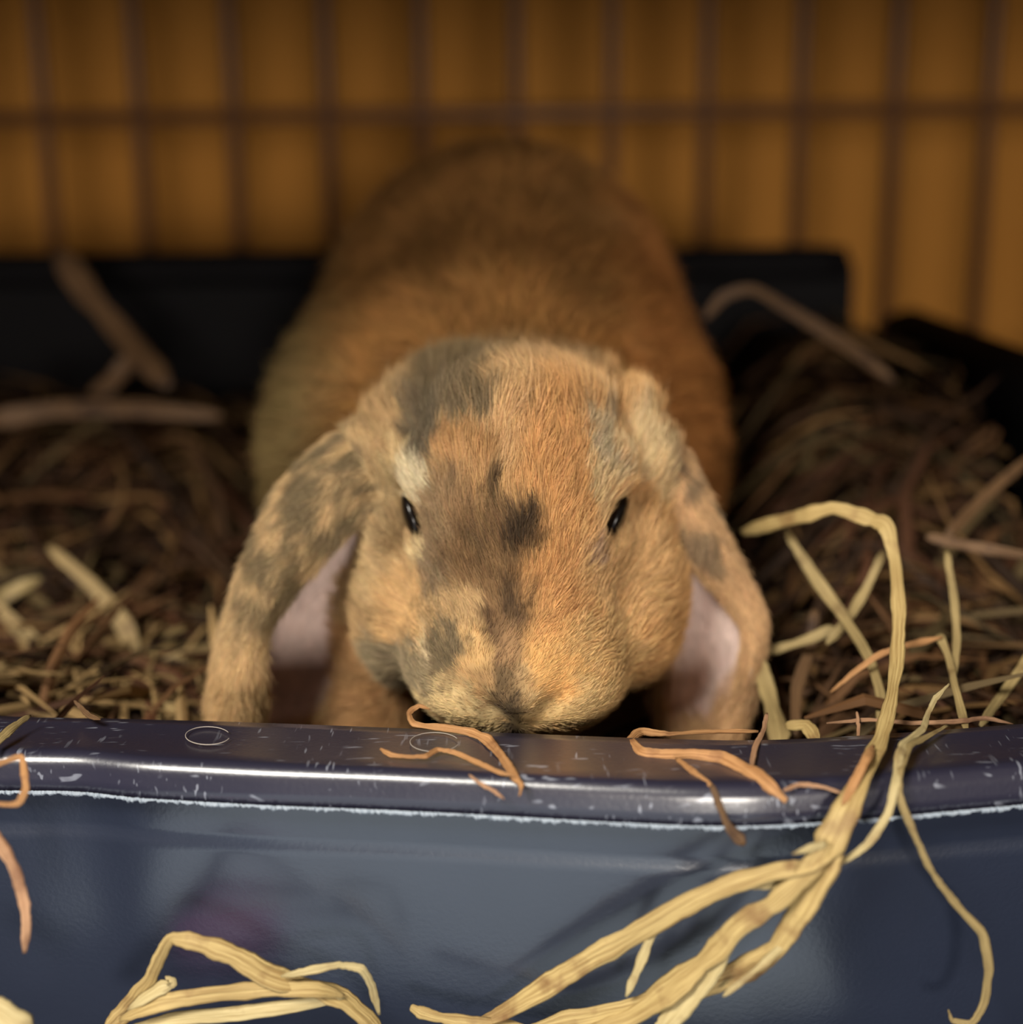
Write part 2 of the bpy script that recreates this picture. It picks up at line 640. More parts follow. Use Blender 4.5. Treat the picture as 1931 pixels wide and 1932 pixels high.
# forelegs and paws
add_caps((720, 1130, 0.415), (690, 1400, 0.412), 0.0150, 0.0115, 0.008)
add_ell(685, 1440, 0.400, 85, 55, 0.022, 0.006)
add_caps((1135, 1180, 0.430), (1140, 1400, 0.425), 0.0130, 0.0105, 0.008)
add_ell(1140, 1440, 0.412, 80, 52, 0.022, 0.006)
# hind feet
add_ell(640, 1130, 0.500, 95, 60, 0.055, 0.008)
add_ell(1200, 1130, 0.500, 90, 60, 0.055, 0.008)
# tail
add_ell(950, 830, 0.640, 95, 95, 0.020, 0.010)
# head
add_ell(982, 868, 0.379, 196, 182, 0.036, 0.010)
add_ell(978, 1030, 0.376, 192, 220, 0.037, 0.012)
add_ell(975, 1210, 0.372, 196, 140, 0.036, 0.012)
add_ell(975, 1255, 0.364, 188, 105, 0.028, 0.010)
add_ell(985, 800, 0.425, 185, 118, 0.040, 0.015)
# cheeks
add_ell(768, 1130, 0.396, 100, 158, 0.026, 0.007)
add_ell(1182, 1105, 0.394, 108, 165, 0.028, 0.009)
add_ell(1170, 1190, 0.384, 80, 90, 0.022, 0.008)
# lip lobes and nose
add_ell(885, 1305, 0.356, 90, 66, 0.017, 0.005, rot=-0.45)
add_ell(1075, 1305, 0.356, 96, 68, 0.018, 0.005, rot=0.40)
add_ell(972, 1325, 0.349, 46, 48, 0.012, 0.006)
add_ell(972, 1330, 0.385, 120, 60, 0.030, 0.008)
# folds beside the nose and the cleft
add_caps((868, 1298, 0.3370), (958, 1372, 0.3395), 0.0016, 0.0032, 0.0014, carve=True)
add_caps((1065, 1304, 0.3370), (994, 1368, 0.3395), 0.0016, 0.0030, 0.0014, carve=True)
add_caps((974, 1362, 0.335), (974, 1410, 0.342), 0.0016, 0.0030, 0.002, carve=True)
# brows over the eyes, temples and lower lids
add_caps((800, 880, 0.3640), (822, 1010, 0.3620), 0.0050, 0.0045, 0.006)
add_caps((1150, 880, 0.3640), (1126, 1010, 0.3620), 0.0050, 0.0045, 0.006)
add_ell(735, 890, 0.392, 55, 80, 0.018, 0.010)
add_ell(782, 790, 0.396, 60, 62, 0.020, 0.008)
add_ell(1182, 795, 0.396, 48, 58, 0.020, 0.008)
add_ell(1222, 890, 0.392, 48, 80, 0.018, 0.010)
add_ell(742, 1005, 0.387, 44, 66, 0.018, 0.006)
add_ell(1205, 1000, 0.387, 42, 66, 0.018, 0.006)
# eye openings
add_ell(775, 976, 0.3555, 25, 58, 0.0105, 0.0015, rot=0.33, carve=True)
add_ell(1165, 978, 0.3555, 25, 60, 0.0105, 0.0015, rot=-0.40, carve=True)
# mane tuft behind the head crown
add_ell(870, 735, 0.412, 105, 58, 0.020, 0.006)
add_ell(1085, 740, 0.412, 85, 45, 0.018, 0.006)

# ---- lop ears: a folded sheet each, thickened and blended onto the head
EARS = []


def make_ear(rows, depths, thick, shift=0.0):
    rows = np.array(rows, float)                                   # (nr, 5, 2)
    nr = rows.shape[0]
    pts = np.zeros((nr, 5, 3))
    for i in range(nr):
        for j in range(5):
            pts[i, j] = loc3(rows[i, j, 0], rows[i, j, 1], depths[i][j] + shift)
    A = np.array([catmull(pts[i], 8) for i in range(nr)])          # along columns
    B = np.array([catmull(A[:, j], 8) for j in range(A.shape[1])]).transpose(1, 0, 2)
    du = np.gradient(B, axis=1)
    dv = np.gradient(B, axis=0)
    n = np.cross(du, dv)
    n /= np.linalg.norm(n, axis=2, keepdims=True) + 1e-12
    mid = n[B.shape[0] // 2, int(B.shape[1] * 0.78)]
    if mid[2] > 0: n = -n                                          # inside of the ear faces the viewer on the rear flap
    tdir = dv / (np.linalg.norm(dv, axis=2, keepdims=True) + 1e-12)
    U, V = np.meshgrid(np.linspace(0, 1, B.shape[1]), np.linspace(0, 1, B.shape[0]))
    ear = dict(p=B.reshape(-1, 3), n=n.reshape(-1, 3), t=tdir.reshape(-1, 3), u=U.ravel(), v=V.ravel())
    EARS.append(ear)
    mn, mx = ear['p'].min(0) - 0.008, ear['p'].max(0) + 0.008
    sl = sub((mn + mx) / 2, (mx - mn) / 2)
    X, Y, Z = np.meshgrid(gx[sl[0]], gy[sl[1]], gz[sl[2]], indexing='ij')
    q = np.stack([X.ravel(), Y.ravel(), Z.ravel()], 1).astype(np.float32)
    P = ear['p'].astype(np.float32)
    best = np.full(len(q), 1e9, np.float32)
    pp = (P ** 2).sum(1)
    for s in range(0, len(q), 20000):
        d2 = (q[s:s + 20000] ** 2).sum(1)[:, None] + pp[None] - 2 * q[s:s + 20000] @ P.T
        best[s:s + 20000] = d2.min(1)
    d = np.sqrt(np.maximum(best, 0)).reshape(X.shape) - thick
    field[sl] = smin(field[sl], d, 0.004)


E_L = [
    [(775, 900), (752, 830), (740, 765), (755, 790), (775, 860)],
    [(705, 945), (668, 880), (632, 836), (690, 900), (740, 1020)],
    [(640, 1012), (580, 960), (536, 934), (640, 1045), (712, 1110)],
    [(562, 1098), (515, 1068), (482, 1054), (590, 1155), (700, 1180)],
    [(498, 1190), (464, 1180), (442, 1168), (545, 1255), (680, 1250)],
    [(490, 1265), (452, 1262), (420, 1257), (525, 1318), (640, 1315)],
    [(492, 1340), (450, 1350), (406, 1346), (510, 1372), (590, 1365)],
    [(474, 1410), (445, 1430), (416, 1416), (485, 1430), (530, 1420)],
]
D_L = [(0.378, 0.374, 0.390, 0.400, 0.398)] + [(0.376, 0.372, 0.390, 0.408, 0.408)] * 5 + [(0.380, 0.376, 0.390, 0.402, 0.404), (0.388, 0.386, 0.390, 0.396, 0.398)]
E_R = [
    [(1195, 880), (1210, 820), (1212, 775), (1205, 800), (1190, 860)],
    [(1250, 935), (1270, 890), (1280, 852), (1250, 920), (1225, 985)],
    [(1282, 1005), (1310, 980), (1332, 955), (1290, 1025), (1255, 1070)],
    [(1318, 1066), (1346, 1052), (1368, 1038), (1322, 1115), (1258, 1150)],
    [(1368, 1122), (1388, 1116), (1402, 1108), (1342, 1195), (1250, 1225)],
    [(1412, 1184), (1420, 1184), (1426, 1176), (1348, 1260), (1240, 1285)],
    [(1412, 1258), (1416, 1256), (1418, 1248), (1342, 1318), (1238, 1330)],
    [(1396, 1345), (1402, 1345), (1404, 1338), (1338, 1385), (1262, 1385)],
    [(1362, 1415), (1368, 1418), (1370, 1414), (1335, 1432), (1300, 1425)],
]
D_R = [(0.382, 0.378, 0.392, 0.404, 0.402)] + [(0.386, 0.382, 0.394, 0.406, 0.402)] * 3 + [(0.390, 0.386, 0.392, 0.402, 0.394)] * 3 + [(0.390, 0.390, 0.392, 0.396, 0.392)] * 2
make_ear(E_L, D_L, 0.0022)
make_ear(E_R, D_R, 0.0022)


def surface_nets(fld):
    s = fld < 0
    nx, ny, nz = fld.shape
    cnt = np.zeros((nx - 1, ny - 1, nz - 1), np.int8)
    for dx in (0, 1):
        for dy in (0, 1):
            for dz in (0, 1):
                cnt += s[dx:nx - 1 + dx, dy:ny - 1 + dy, dz:nz - 1 + dz]
    act = (cnt > 0) & (cnt < 8)
    idx = np.full(act.shape, -1, np.int64)
    cells = np.argwhere(act)
    idx[act] = np.arange(len(cells))
    acc = np.zeros((len(cells), 3))
    num = np.zeros(len(cells))
    corners = [(0, 0, 0), (1, 0, 0), (0, 1, 0), (1, 1, 0), (0, 0, 1), (1, 0, 1), (0, 1, 1), (1, 1, 1)]
    vals = {c: fld[cells[:, 0] + c[0], cells[:, 1] + c[1], cells[:, 2] + c[2]].astype(float) for c in corners}
    for a in corners:
        for ax in range(3):
            if a[ax] == 0:
                b = list(a); b[ax] = 1; b = tuple(b)
                va, vb = vals[a], vals[b]
                m = (va < 0) != (vb < 0)
                t = np.where(m, va / np.where(m, va - vb, 1), 0)
                pt = np.tile(np.array(a, float), (len(cells), 1))
                pt[:, ax] = t
                acc += pt * m[:, None]
                num += m
    V = (cells + acc / num[:, None])
    quads = []
    for ax in range(3):
        o1, o2 = (ax + 1) % 3, (ax + 2) % 3
        sa = [slice(0, n) for n in fld.shape]
        sb = [slice(0, n) for n in fld.shape]
        sa[ax] = slice(0, fld.shape[ax] - 1)
        sb[ax] = slice(1, fld.shape[ax])
        A, B = s[tuple(sa)], s[tuple(sb)]
        e = np.argwhere(A != B)
        ok = (e[:, o1] > 0) & (e[:, o2] > 0) & (e[:, o1] < fld.shape[o1] - 1) & (e[:, o2] < fld.shape[o2] - 1)
        e = e[ok]
        flip = A[e[:, 0], e[:, 1], e[:, 2]]
        q = []
        for d1, d2 in ((-1, -1), (0, -1), (0, 0), (-1, 0)):
            c = e.copy()
            c[:, o1] += d1
            c[:, o2] += d2
            q.append(idx[c[:, 0], c[:, 1], c[:, 2]])
        q = np.stack(q, 1)
        q[~flip] = q[~flip][:, ::-1]
        quads.append(q)
    return V, np.concatenate(quads)


RV, RQ = surface_nets(field)
RV = lo + RV * VOX
# light smoothing
e0 = np.concatenate([RQ[:, 0], RQ[:, 1], RQ[:, 2], RQ[:, 3]])
e1 = np.concatenate([RQ[:, 1], RQ[:, 2], RQ[:, 3], RQ[:, 0]])
deg = np.bincount(e0, minlength=len(RV)) + np.bincount(e1, minlength=len(RV))
for _ in range(2):
    S = np.zeros_like(RV)
    for ax in range(3):
        S[:, ax] = np.bincount(e0, RV[e1, ax], len(RV)) + np.bincount(e1, RV[e0, ax], len(RV))
    RV = RV * 0.5 + 0.5 * S / np.maximum(deg, 1)[:, None]
fn = np.cross(RV[RQ[:, 2]] - RV[RQ[:, 0]], RV[RQ[:, 3]] - RV[RQ[:, 1]])
RN = np.zeros_like(RV)
for k in range(4):
    for ax in range(3):
        RN[:, ax] += np.bincount(RQ[:, k], fn[:, ax], len(RV))
RN /= np.linalg.norm(RN, axis=1, keepdims=True) + 1e-12


def ear_info(p):
    """nearest ear sample: distance, index, which ear"""
    best = np.full(len(p), 1e9)
    ear_i = np.zeros(len(p), int)
    smp = np.zeros(len(p), int)
    for k, e in enumerate(EARS):
        P = e['p']
        mn, mx = P.min(0) - 0.01, P.max(0) + 0.01
        m = np.where(((p > mn) & (p < mx)).all(1))[0]
        for s in range(0, len(m), 8000):
            mm = m[s:s + 8000]
            d2 = (p[mm] ** 2).sum(1)[:, None] + (P ** 2).sum(1)[None] - 2 * p[mm] @ P.T
            j = d2.argmin(1)
            d = np.sqrt(np.maximum(d2[np.arange(len(mm)), j], 0))
            up = d < best[mm]
            best[mm[up]] = d[up]
            ear_i[mm[up]] = k
            smp[mm[up]] = j[up]
    return best, ear_i, smp


# coat colour: soft-edged patches of the animal's own markings, plus painted nose-fold shade
C = lambda *c: np.array(lin(c))
PATCH = [  # px, py, rx, ry, rot, colour, strength, softness
    (880, 700, 150, 55, 0, C(146, 118, 82), 0.8, .5),
    (1060, 690, 90, 40, 0, C(160, 122, 82), 0.8, .5),
    (1090, 760, 80, 60, 0, C(206, 158, 104), 0.7, .6),
    (970, 800, 75, 120, 0.1, C(212, 162, 106), 0.9, .6),
    (1060, 850, 85, 130, 0, C(206, 144, 78), 0.85, .6),
    (860, 750, 90, 56, 0.3, C(122, 98, 68), 0.9, .5),
    (795, 830, 38, 75, 0.1, C(104, 86, 64), 0.95, .4),
    (878, 850, 60, 40, 0, C(176, 122, 66), 0.8, .5),
    (870, 900, 55, 50, 0, C(200, 146, 88), 0.8, .6),
    (1140, 860, 34, 80, -0.15, C(196, 170, 134), 0.8, .5),
    (1130, 940, 26, 70, -0.3, C(228, 190, 136), 0.8, .5),
    (785, 905, 24, 50, -0.2, C(214, 190, 152), 0.95, .4),
    (845, 1010, 58, 120, 0, C(142, 110, 76), 0.85, .5),
    (880, 960, 50, 40, 0, C(170, 124, 78), 0.6, .6),
    (800, 1062, 20, 28, 0, C(230, 196, 140), 0.9, .5),
    (840, 1090, 42, 60, 0.2, C(140, 112, 82), 0.9, .4),
    (935, 925, 15, 46, -0.2, C(104, 76, 46), 1, .4),
    (950, 990, 60, 50, 0, C(128, 94, 58), 0.8, .5),
    (895, 1120, 40, 60, 0, C(130, 98, 64), 0.75, .5),
    (790, 1200, 26, 50, 0.3, C(136, 112, 84), 0.8, .5),
    (925, 1050, 90, 95, 0, C(126, 90, 54), 0.9, .5),
    (985, 1020, 40, 66, 0.1, C(66, 47, 30), 1.0, .35),
    (905, 1030, 26, 26, 0, C(104, 76, 46), 0.7, .5),
    (940, 1130, 80, 80, 0, C(136, 98, 60), 0.85, .6),
    (982, 1160, 36, 75, 0, C(92, 66, 42), 0.95, .5),
    (925, 1220, 30, 56, 0, C(92, 64, 40), 0.9, .5),
    (955, 1260, 60, 70, 0, C(160, 118, 78), 0.8, .6),
    (940, 1300, 26, 44, 0.2, C(116, 88, 60), 0.75, .5),
    (985, 1310, 40, 60, 0, C(206, 164, 112), 0.6, .6),
    (962, 1320, 62, 46, 0, C(158, 122, 82), 0.85, .6),
    (936, 1308, 16, 40, 0.3, C(104, 80, 54), 0.8, .5),
    (1000, 1325, 22, 44, -0.2, C(206, 164, 110), 0.8, .5),
    (915, 1337, 66, 7, 0.69, C(84, 66, 44), 0.9, .6),  # left nose fold: crease shade painted in with the darker nostril skin
    (1034, 1336, 50, 7, -0.72, C(104, 80, 50), 0.9, .6),  # right nose fold, crease shade painted in likewise
    (960, 1352, 44, 26, 0, C(84, 66, 50), 1, .5),
    (972, 1376, 22, 16, 0, C(34, 26, 28), 1, .4),
    (870, 1165, 34, 60, 0.3, C(196, 154, 102), 0.7, .6),
    (835, 1240, 40, 66, 0.2, C(120, 98, 70), 0.95, .4),
    (800, 1230, 18, 60, 0, C(210, 180, 138), 0.7, .5),
    (895, 1230, 26, 50, -0.2, C(208, 160, 98), 0.7, .6),
    (860, 1335, 95, 36, 0.5, C(214, 178, 122), 0.95, .5),
    (1090, 1335, 110, 46, -0.4, C(208, 166, 106), 0.9, .6),
    (1055, 1120, 62, 160, 0, C(210, 148, 82), 0.85, .7),
    (1060, 1250, 70, 60, 0, C(228, 168, 92), 0.8, .6),
    (1190, 1070, 90, 130, 0, C(224, 172, 110), 0.85, .6),
    (1150, 1220, 70, 60, 0, C(216, 170, 108), 0.7, .6),
    (1128, 1058, 12, 20, -0.6, C(190, 146, 118), 0.7, .6),
    (715, 1080, 44, 90, 0, C(204, 164, 112), 0.9, .5),
    (770, 1150, 45, 80, 0, C(214, 164, 104), 0.8, .6),
    (755, 1262, 75, 38, 0.5, C(150, 126, 94), 0.95, .4),
    (740, 985, 40, 34, 0.7, C(150, 118, 78), 0.7, .5),
    (730, 910, 30, 70, 0.2, C(226, 190, 134), 0.8, .5),
    (1225, 850, 46, 80, -0.3, C(226, 190, 138), 0.95, .4),
    (1262, 905, 30, 60, -0.3, C(220, 180, 126), 0.8, .5),
]


def coat(p, hair=False):
    n = len(p)
    px = p[:, 0] / p[:, 2] * F + IW / 2
    py = -p[:, 1] / p[:, 2] * F + IH / 2
    wx = (fbm(p, 130, 3) - 0.5) * 60 + (fbm(p, 420, 9) - 0.5) * 44
    wy = (fbm(p, 130, 5) - 0.5) * 60 + (fbm(p, 420, 13) - 0.5) * 70
    qx, qy = px + wx, py + wy
    d = p[:, 2]
    # trunk
    nz = fbm(p, 45, 21)
    col = C(176, 126, 72)[None] * (0.30 + 1.10 * nz)[:, None]
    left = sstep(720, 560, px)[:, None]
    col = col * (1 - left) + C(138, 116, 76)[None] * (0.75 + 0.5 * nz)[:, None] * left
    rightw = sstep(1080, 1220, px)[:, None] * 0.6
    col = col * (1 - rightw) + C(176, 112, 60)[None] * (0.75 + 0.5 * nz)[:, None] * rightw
    # head base
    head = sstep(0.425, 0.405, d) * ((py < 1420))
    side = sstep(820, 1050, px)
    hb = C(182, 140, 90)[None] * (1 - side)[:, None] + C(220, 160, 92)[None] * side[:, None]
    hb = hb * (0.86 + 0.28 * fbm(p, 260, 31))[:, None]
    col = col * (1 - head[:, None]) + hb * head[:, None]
    for cx, cy, rx, ry, rot, c, st, so in PATCH:
        st, so = min(1.0, st * 1.15), so * 0.75
        dx, dy = qx - cx, qy - cy
        cs, sn = math.cos(rot), math.sin(rot)
        a, b = (dx * cs + dy * sn) / rx, (-dx * sn + dy * cs) / ry
        r = np.sqrt(a * a + b * b)
        w = (1 - sstep(1 - so, 1 + so * 0.8, r)) * st * head
        col = col * (1 - w[:, None]) + c[None] * w[:, None]
    # ticking on the grey-brown side
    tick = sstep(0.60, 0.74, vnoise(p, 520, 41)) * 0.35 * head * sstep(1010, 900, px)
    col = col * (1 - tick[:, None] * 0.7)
    # forelegs
    leg = ((py > 1180) & (d > 0.392) & (px > 560) & (px < 1230)).astype(float)
    col = col * (1 - leg[:, None]) + C(190, 138, 84)[None] * leg[:, None]
    # ears
    dist, ei, sm = ear_info(p)
    for k, e in enumerate(EARS):
        m = (dist < 0.0045) & (ei == k)
        if not m.any(): continue
        u, v = e['u'][sm[m]], e['v'][sm[m]]
        inside = ((p[m] - e['p'][sm[m]]) * e['n'][sm[m]]).sum(1) > 0.0002
        g = fbm(p[m], 150, 51 + k)
        if k == 0:
            ec = C(196, 156, 106)[None] * np.ones((m.sum(), 1))
            dark = sstep(0.34, 0.58, g) * sstep(0.80, 0.40, v) * 0.85
            ec = ec * (1 - dark[:, None]) + C(104, 86, 60)[None] * dark[:, None]
            lowr = sstep(0.55, 0.75, v)
            ec = ec * (1 - 0.6 * lowr[:, None]) + C(220, 172, 114)[None] * 0.6 * lowr[:, None]
        else:
            ec = C(206, 156, 106)[None] * np.ones((m.sum(), 1))
            dark = sstep(0.44, 0.60, g) * sstep(0.55, 0.35, v)
            ec = ec * (1 - dark[:, None]) + C(140, 110, 80)[None] * dark[:, None]
        vmax = 0.86 if k == 0 else 0.76
        pk = inside * sstep(0.05, 0.14, u) * sstep(1.0, 0.90, u) * sstep(vmax + 0.07, vmax - 0.07, v + (g - .5) * .2)
        pinkc = C(240, 204, 196)[None] * (0.9 + 0.2 * g)[:, None]
        ec = ec * (1 - pk[:, None]) + pinkc * pk[:, None]
        fade = (sstep(0.02, 0.14, v))[:, None]
        col[m] = col[m] * (1 - fade) + ec * fade
    lum = (col * np.array([0.3, 0.6, 0.1])).sum(1, keepdims=True)
    hd = (0.13 * head)[:, None]
    col = (col * (1 - hd) + lum * hd) * np.array([0.97, 1.01, 0.96])
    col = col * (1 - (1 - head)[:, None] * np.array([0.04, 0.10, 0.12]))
    fleck = (0.70 + 0.56 * fbm(p * np.array([1.0, 0.55, 1.0]), 620, 91))[:, None]
    col = col * fleck
    return np.clip(col, 0.004, 0.95)


def pink_mask(p):
    dist, ei, sm = ear_info(p)
    out = np.zeros(len(p), bool)
    for k, e in enumerate(EARS):
        m = (dist < 0.0045) & (ei == k)
        u, v = e['u'][sm[m]], e['v'][sm[m]]
        inside = ((p[m] - e['p'][sm[m]]) * e['n'][sm[m]]).sum(1) > 0.0002
        out[m] = inside & (u > 0.08) & (u < 0.94) & (v < (0.82 if k == 0 else 0.72))
    return out, dist, ei, sm


M_SKIN = attr_mat('rabbit_coat', 'tint', 0.75, 0.1)
RW = to_world(RV)
rabbit = mesh_obj('rabbit', RW, RQ, M_SKIN)
tag(rabbit, 'tan and grey-mottled lop-eared rabbit resting its nose on the tray rim', 'rabbit')
ca = rabbit.data.color_attributes.new('tint', 'FLOAT_COLOR', 'POINT')
cc = np.ones((len(RV), 4), np.float32)
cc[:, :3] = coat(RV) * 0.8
ca.data.foreach_set('color', cc.ravel())

# ---- fur
tri = np.concatenate([RQ[:, [0, 1, 2]], RQ[:, [0, 2, 3]]])
ta = np.linalg.norm(np.cross(RV[tri[:, 1]] - RV[tri[:, 0]], RV[tri[:, 2]] - RV[tri[:, 0]]), axis=1) / 2
tc_ = RV[tri].mean(1)
tn = RN[tri].mean(1)
tpx = tc_[:, 0] / tc_[:, 2] * F + IW / 2
tpy = -tc_[:, 1] / tc_[:, 2] * F + IH / 2
facing = (tn * tc_).sum(1) / np.linalg.norm(tc_, axis=1)            # < 0 faces the viewer
headm = tc_[:, 2] < 0.415
dens = np.where(headm, 2.6, 0.55)
dens = dens * np.where(facing < 0.25, 1.0, 0.3)
wgt = ta * dens
NH = 230000
pick = rng.choice(len(tri), NH, p=wgt / wgt.sum())
r1, r2 = rng.random(NH), rng.random(NH)
fl = r1 + r2 > 1
r1[fl], r2[fl] = 1 - r1[fl], 1 - r2[fl]
T = tri[pick]
root = RV[T[:, 0]] * (1 - r1 - r2)[:, None] + RV[T[:, 1]] * r1[:, None] + RV[T[:, 2]] * r2[:, None]
nrm = RN[T[:, 0]] * (1 - r1 - r2)[:, None] + RN[T[:, 1]] * r1[:, None] + RN[T[:, 2]] * r2[:, None]
nrm /= np.linalg.norm(nrm, axis=1, keepdims=True)
pk, edist, eidx, esm = pink_mask(root)
# keep the eye openings bare
EYE = [dict(c=loc3(781, 976, 0.3655), tilt=0.33), dict(c=loc3(1160, 978, 0.3655), tilt=-0.40)]
near_eye = np.zeros(NH, bool)
keep = ~pk | (rng.random(NH) < 0.06)
NOSE = loc3(972, 1350, 0.338)
hpx = root[:, 0] / root[:, 2] * F + IW / 2
hpy = -root[:, 1] / root[:, 2] * F + IH / 2
slitL = np.abs((hpx - 778) * math.cos(0.36) - (hpy - 976) * math.sin(0.36)) < 15
slitL &= (np.abs(hpy - 976) < 46)
slitR = np.abs((hpx - 1163) * math.cos(0.36) + (hpy - 978) * math.sin(0.36)) < 15
slitR &= (np.abs(hpy - 978) < 46)
keep &= ~(slitL | slitR) | (root[:, 2] > 0.40)
root, nrm, pk, edist, eidx, esm, hpx, hpy = (a[keep] for a in (root, nrm, pk, edist, eidx, esm, hpx, hpy))
NH = len(root)
head_w = sstep(0.43, 0.40, root[:, 2])
flow_head = root - NOSE
flow_head[:, 1] += 0.004
flow_head[:, 2] *= 0.3
flow_head /= np.linalg.norm(flow_head, axis=1, keepdims=True) + 1e-9
flow_body = np.stack([root[:, 0] * 3.0, -0.12 * np.ones(NH), np.ones(NH) * 0.8], 1)
flow_body /= np.linalg.norm(flow_body, axis=1, keepdims=True)
flow = flow_head * head_w[:, None] + flow_body * (1 - head_w)[:, None]
is_ear = np.zeros(NH, bool)
for k, e in enumerate(EARS):
    m = (edist < 0.0045) & (eidx == k)
    m[m] = e['v'][esm[m]] > 0.12
    is_ear |= m
    flow[m] = e['t'][esm[m]]
# swirls
sw = (vnoise(root, 90, 71) - 0.5) * 1.1 + (vnoise(root, 260, 72) - 0.5) * 0.9
flow = flow - nrm * (flow * nrm).sum(1)[:, None]
flow /= np.linalg.norm(flow, axis=1, keepdims=True) + 1e-9
side_v = np.cross(nrm, flow)
flow = flow * np.cos(sw)[:, None] + side_v * np.sin(sw)[:, None]
length = np.where(is_ear, 0.0040, 0.0055 * head_w + 0.012 * (1 - head_w))
length = np.where((~is_ear) & (hpy < 790) & (root[:, 2] < 0.44), 0.0105, length)
muz = sstep(0.05, 0.015, np.linalg.norm(root - NOSE, axis=1))
length = length * (1 - 0.62 * muz) * rng.uniform(0.65, 1.2, NH)
lift = rng.uniform(0.10, 0.34, NH) + 0.18 * (vnoise(root, 330, 77) - 0.5)
jit = rng.normal(0, 0.13, (NH, 3))
d0 = flow + nrm * (lift + 0.35)[:, None] + jit
d1 = flow + nrm * lift[:, None] + jit
d2 = flow + nrm * (lift - 0.22)[:, None] + jit * 1.6
for d_ in (d0, d1, d2):
    d_ /= np.linalg.norm(d_, axis=1, keepdims=True)
L3 = (length / 3)[:, None]
P0 = root - nrm * 0.0003
P1 = P0 + d0 * L3
P2 = P1 + d1 * L3
P3 = P2 + d2 * L3
HP = to_world(np.stack([P0, P1, P2, P3], 1).reshape(-1, 3)).astype(np.float32)
hc = bpy.data.hair_curves.new('fur')
hc.add_curves([4] * NH)
hc.attributes['position'].data.foreach_set('vector', HP.ravel()) if 'position' in hc.attributes else hc.points.foreach_set('position', HP.ravel())
rad = (np.where(head_w > 0.5, 0.000062, 0.00015) * rng.uniform(0.7, 1.25, NH))
rr = np.stack([rad, rad * 0.95, rad * 0.7, rad * 0.15], 1).astype(np.float32).ravel()
ra = hc.attributes.get('radius') or hc.attributes.new('radius', 'FLOAT', 'POINT')
ra.data.foreach_set('value', rr)
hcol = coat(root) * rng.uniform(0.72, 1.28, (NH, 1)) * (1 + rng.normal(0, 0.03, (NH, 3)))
hcol = np.clip(hcol, 0.003, 0.97)
at_ = hc.attributes.new('tint', 'FLOAT_COLOR', 'CURVE')
h4 = np.ones((NH, 4), np.float32)
h4[:, :3] = hcol
at_.data.foreach_set('color', h4.ravel())
M_FUR = attr_mat('rabbit_fur', 'tint', 0.6, 0.25)
hc.materials.append(M_FUR)
fur = bpy.data.objects.new('fur', hc)
COL.objects.link(fur)
fur.parent = rabbit
tag(fur, kind='stuff')

# ---- eyes: dark glossy balls set in the sides of the head
M_EYE = plain('dark_eye', lin((16, 11, 8)), 0.22, 0.35)
for e, sgn in zip(EYE, (-1, 1)):
    n1, n2 = 24, 16
    vs, fs = [], []
    rx, ry, rz = 0.0025, 0.0071, 0.0064
    for i in range(n2 + 1):
        th = math.pi * i / n2
        for j in range(n1):
            ph = 2 * math.pi * j / n1
            q = np.array([rx * math.sin(th) * math.cos(ph), ry * math.cos(th), rz * math.sin(th) * math.sin(ph)])
            cs, sn = math.cos(e['tilt']), math.sin(e['tilt'])
            q = np.array([q[0] * cs - q[1] * sn, q[0] * sn + q[1] * cs, q[2]])
            vs.append(to_world(e['c'] + q))
    for i in range(n2):
        for j in range(n1):
            fs.append((i * n1 + j, i * n1 + (j + 1) % n1, (i + 1) * n1 + (j + 1) % n1, (i + 1) * n1 + j))
    mesh_obj('eye', vs, fs, M_EYE, rabbit)


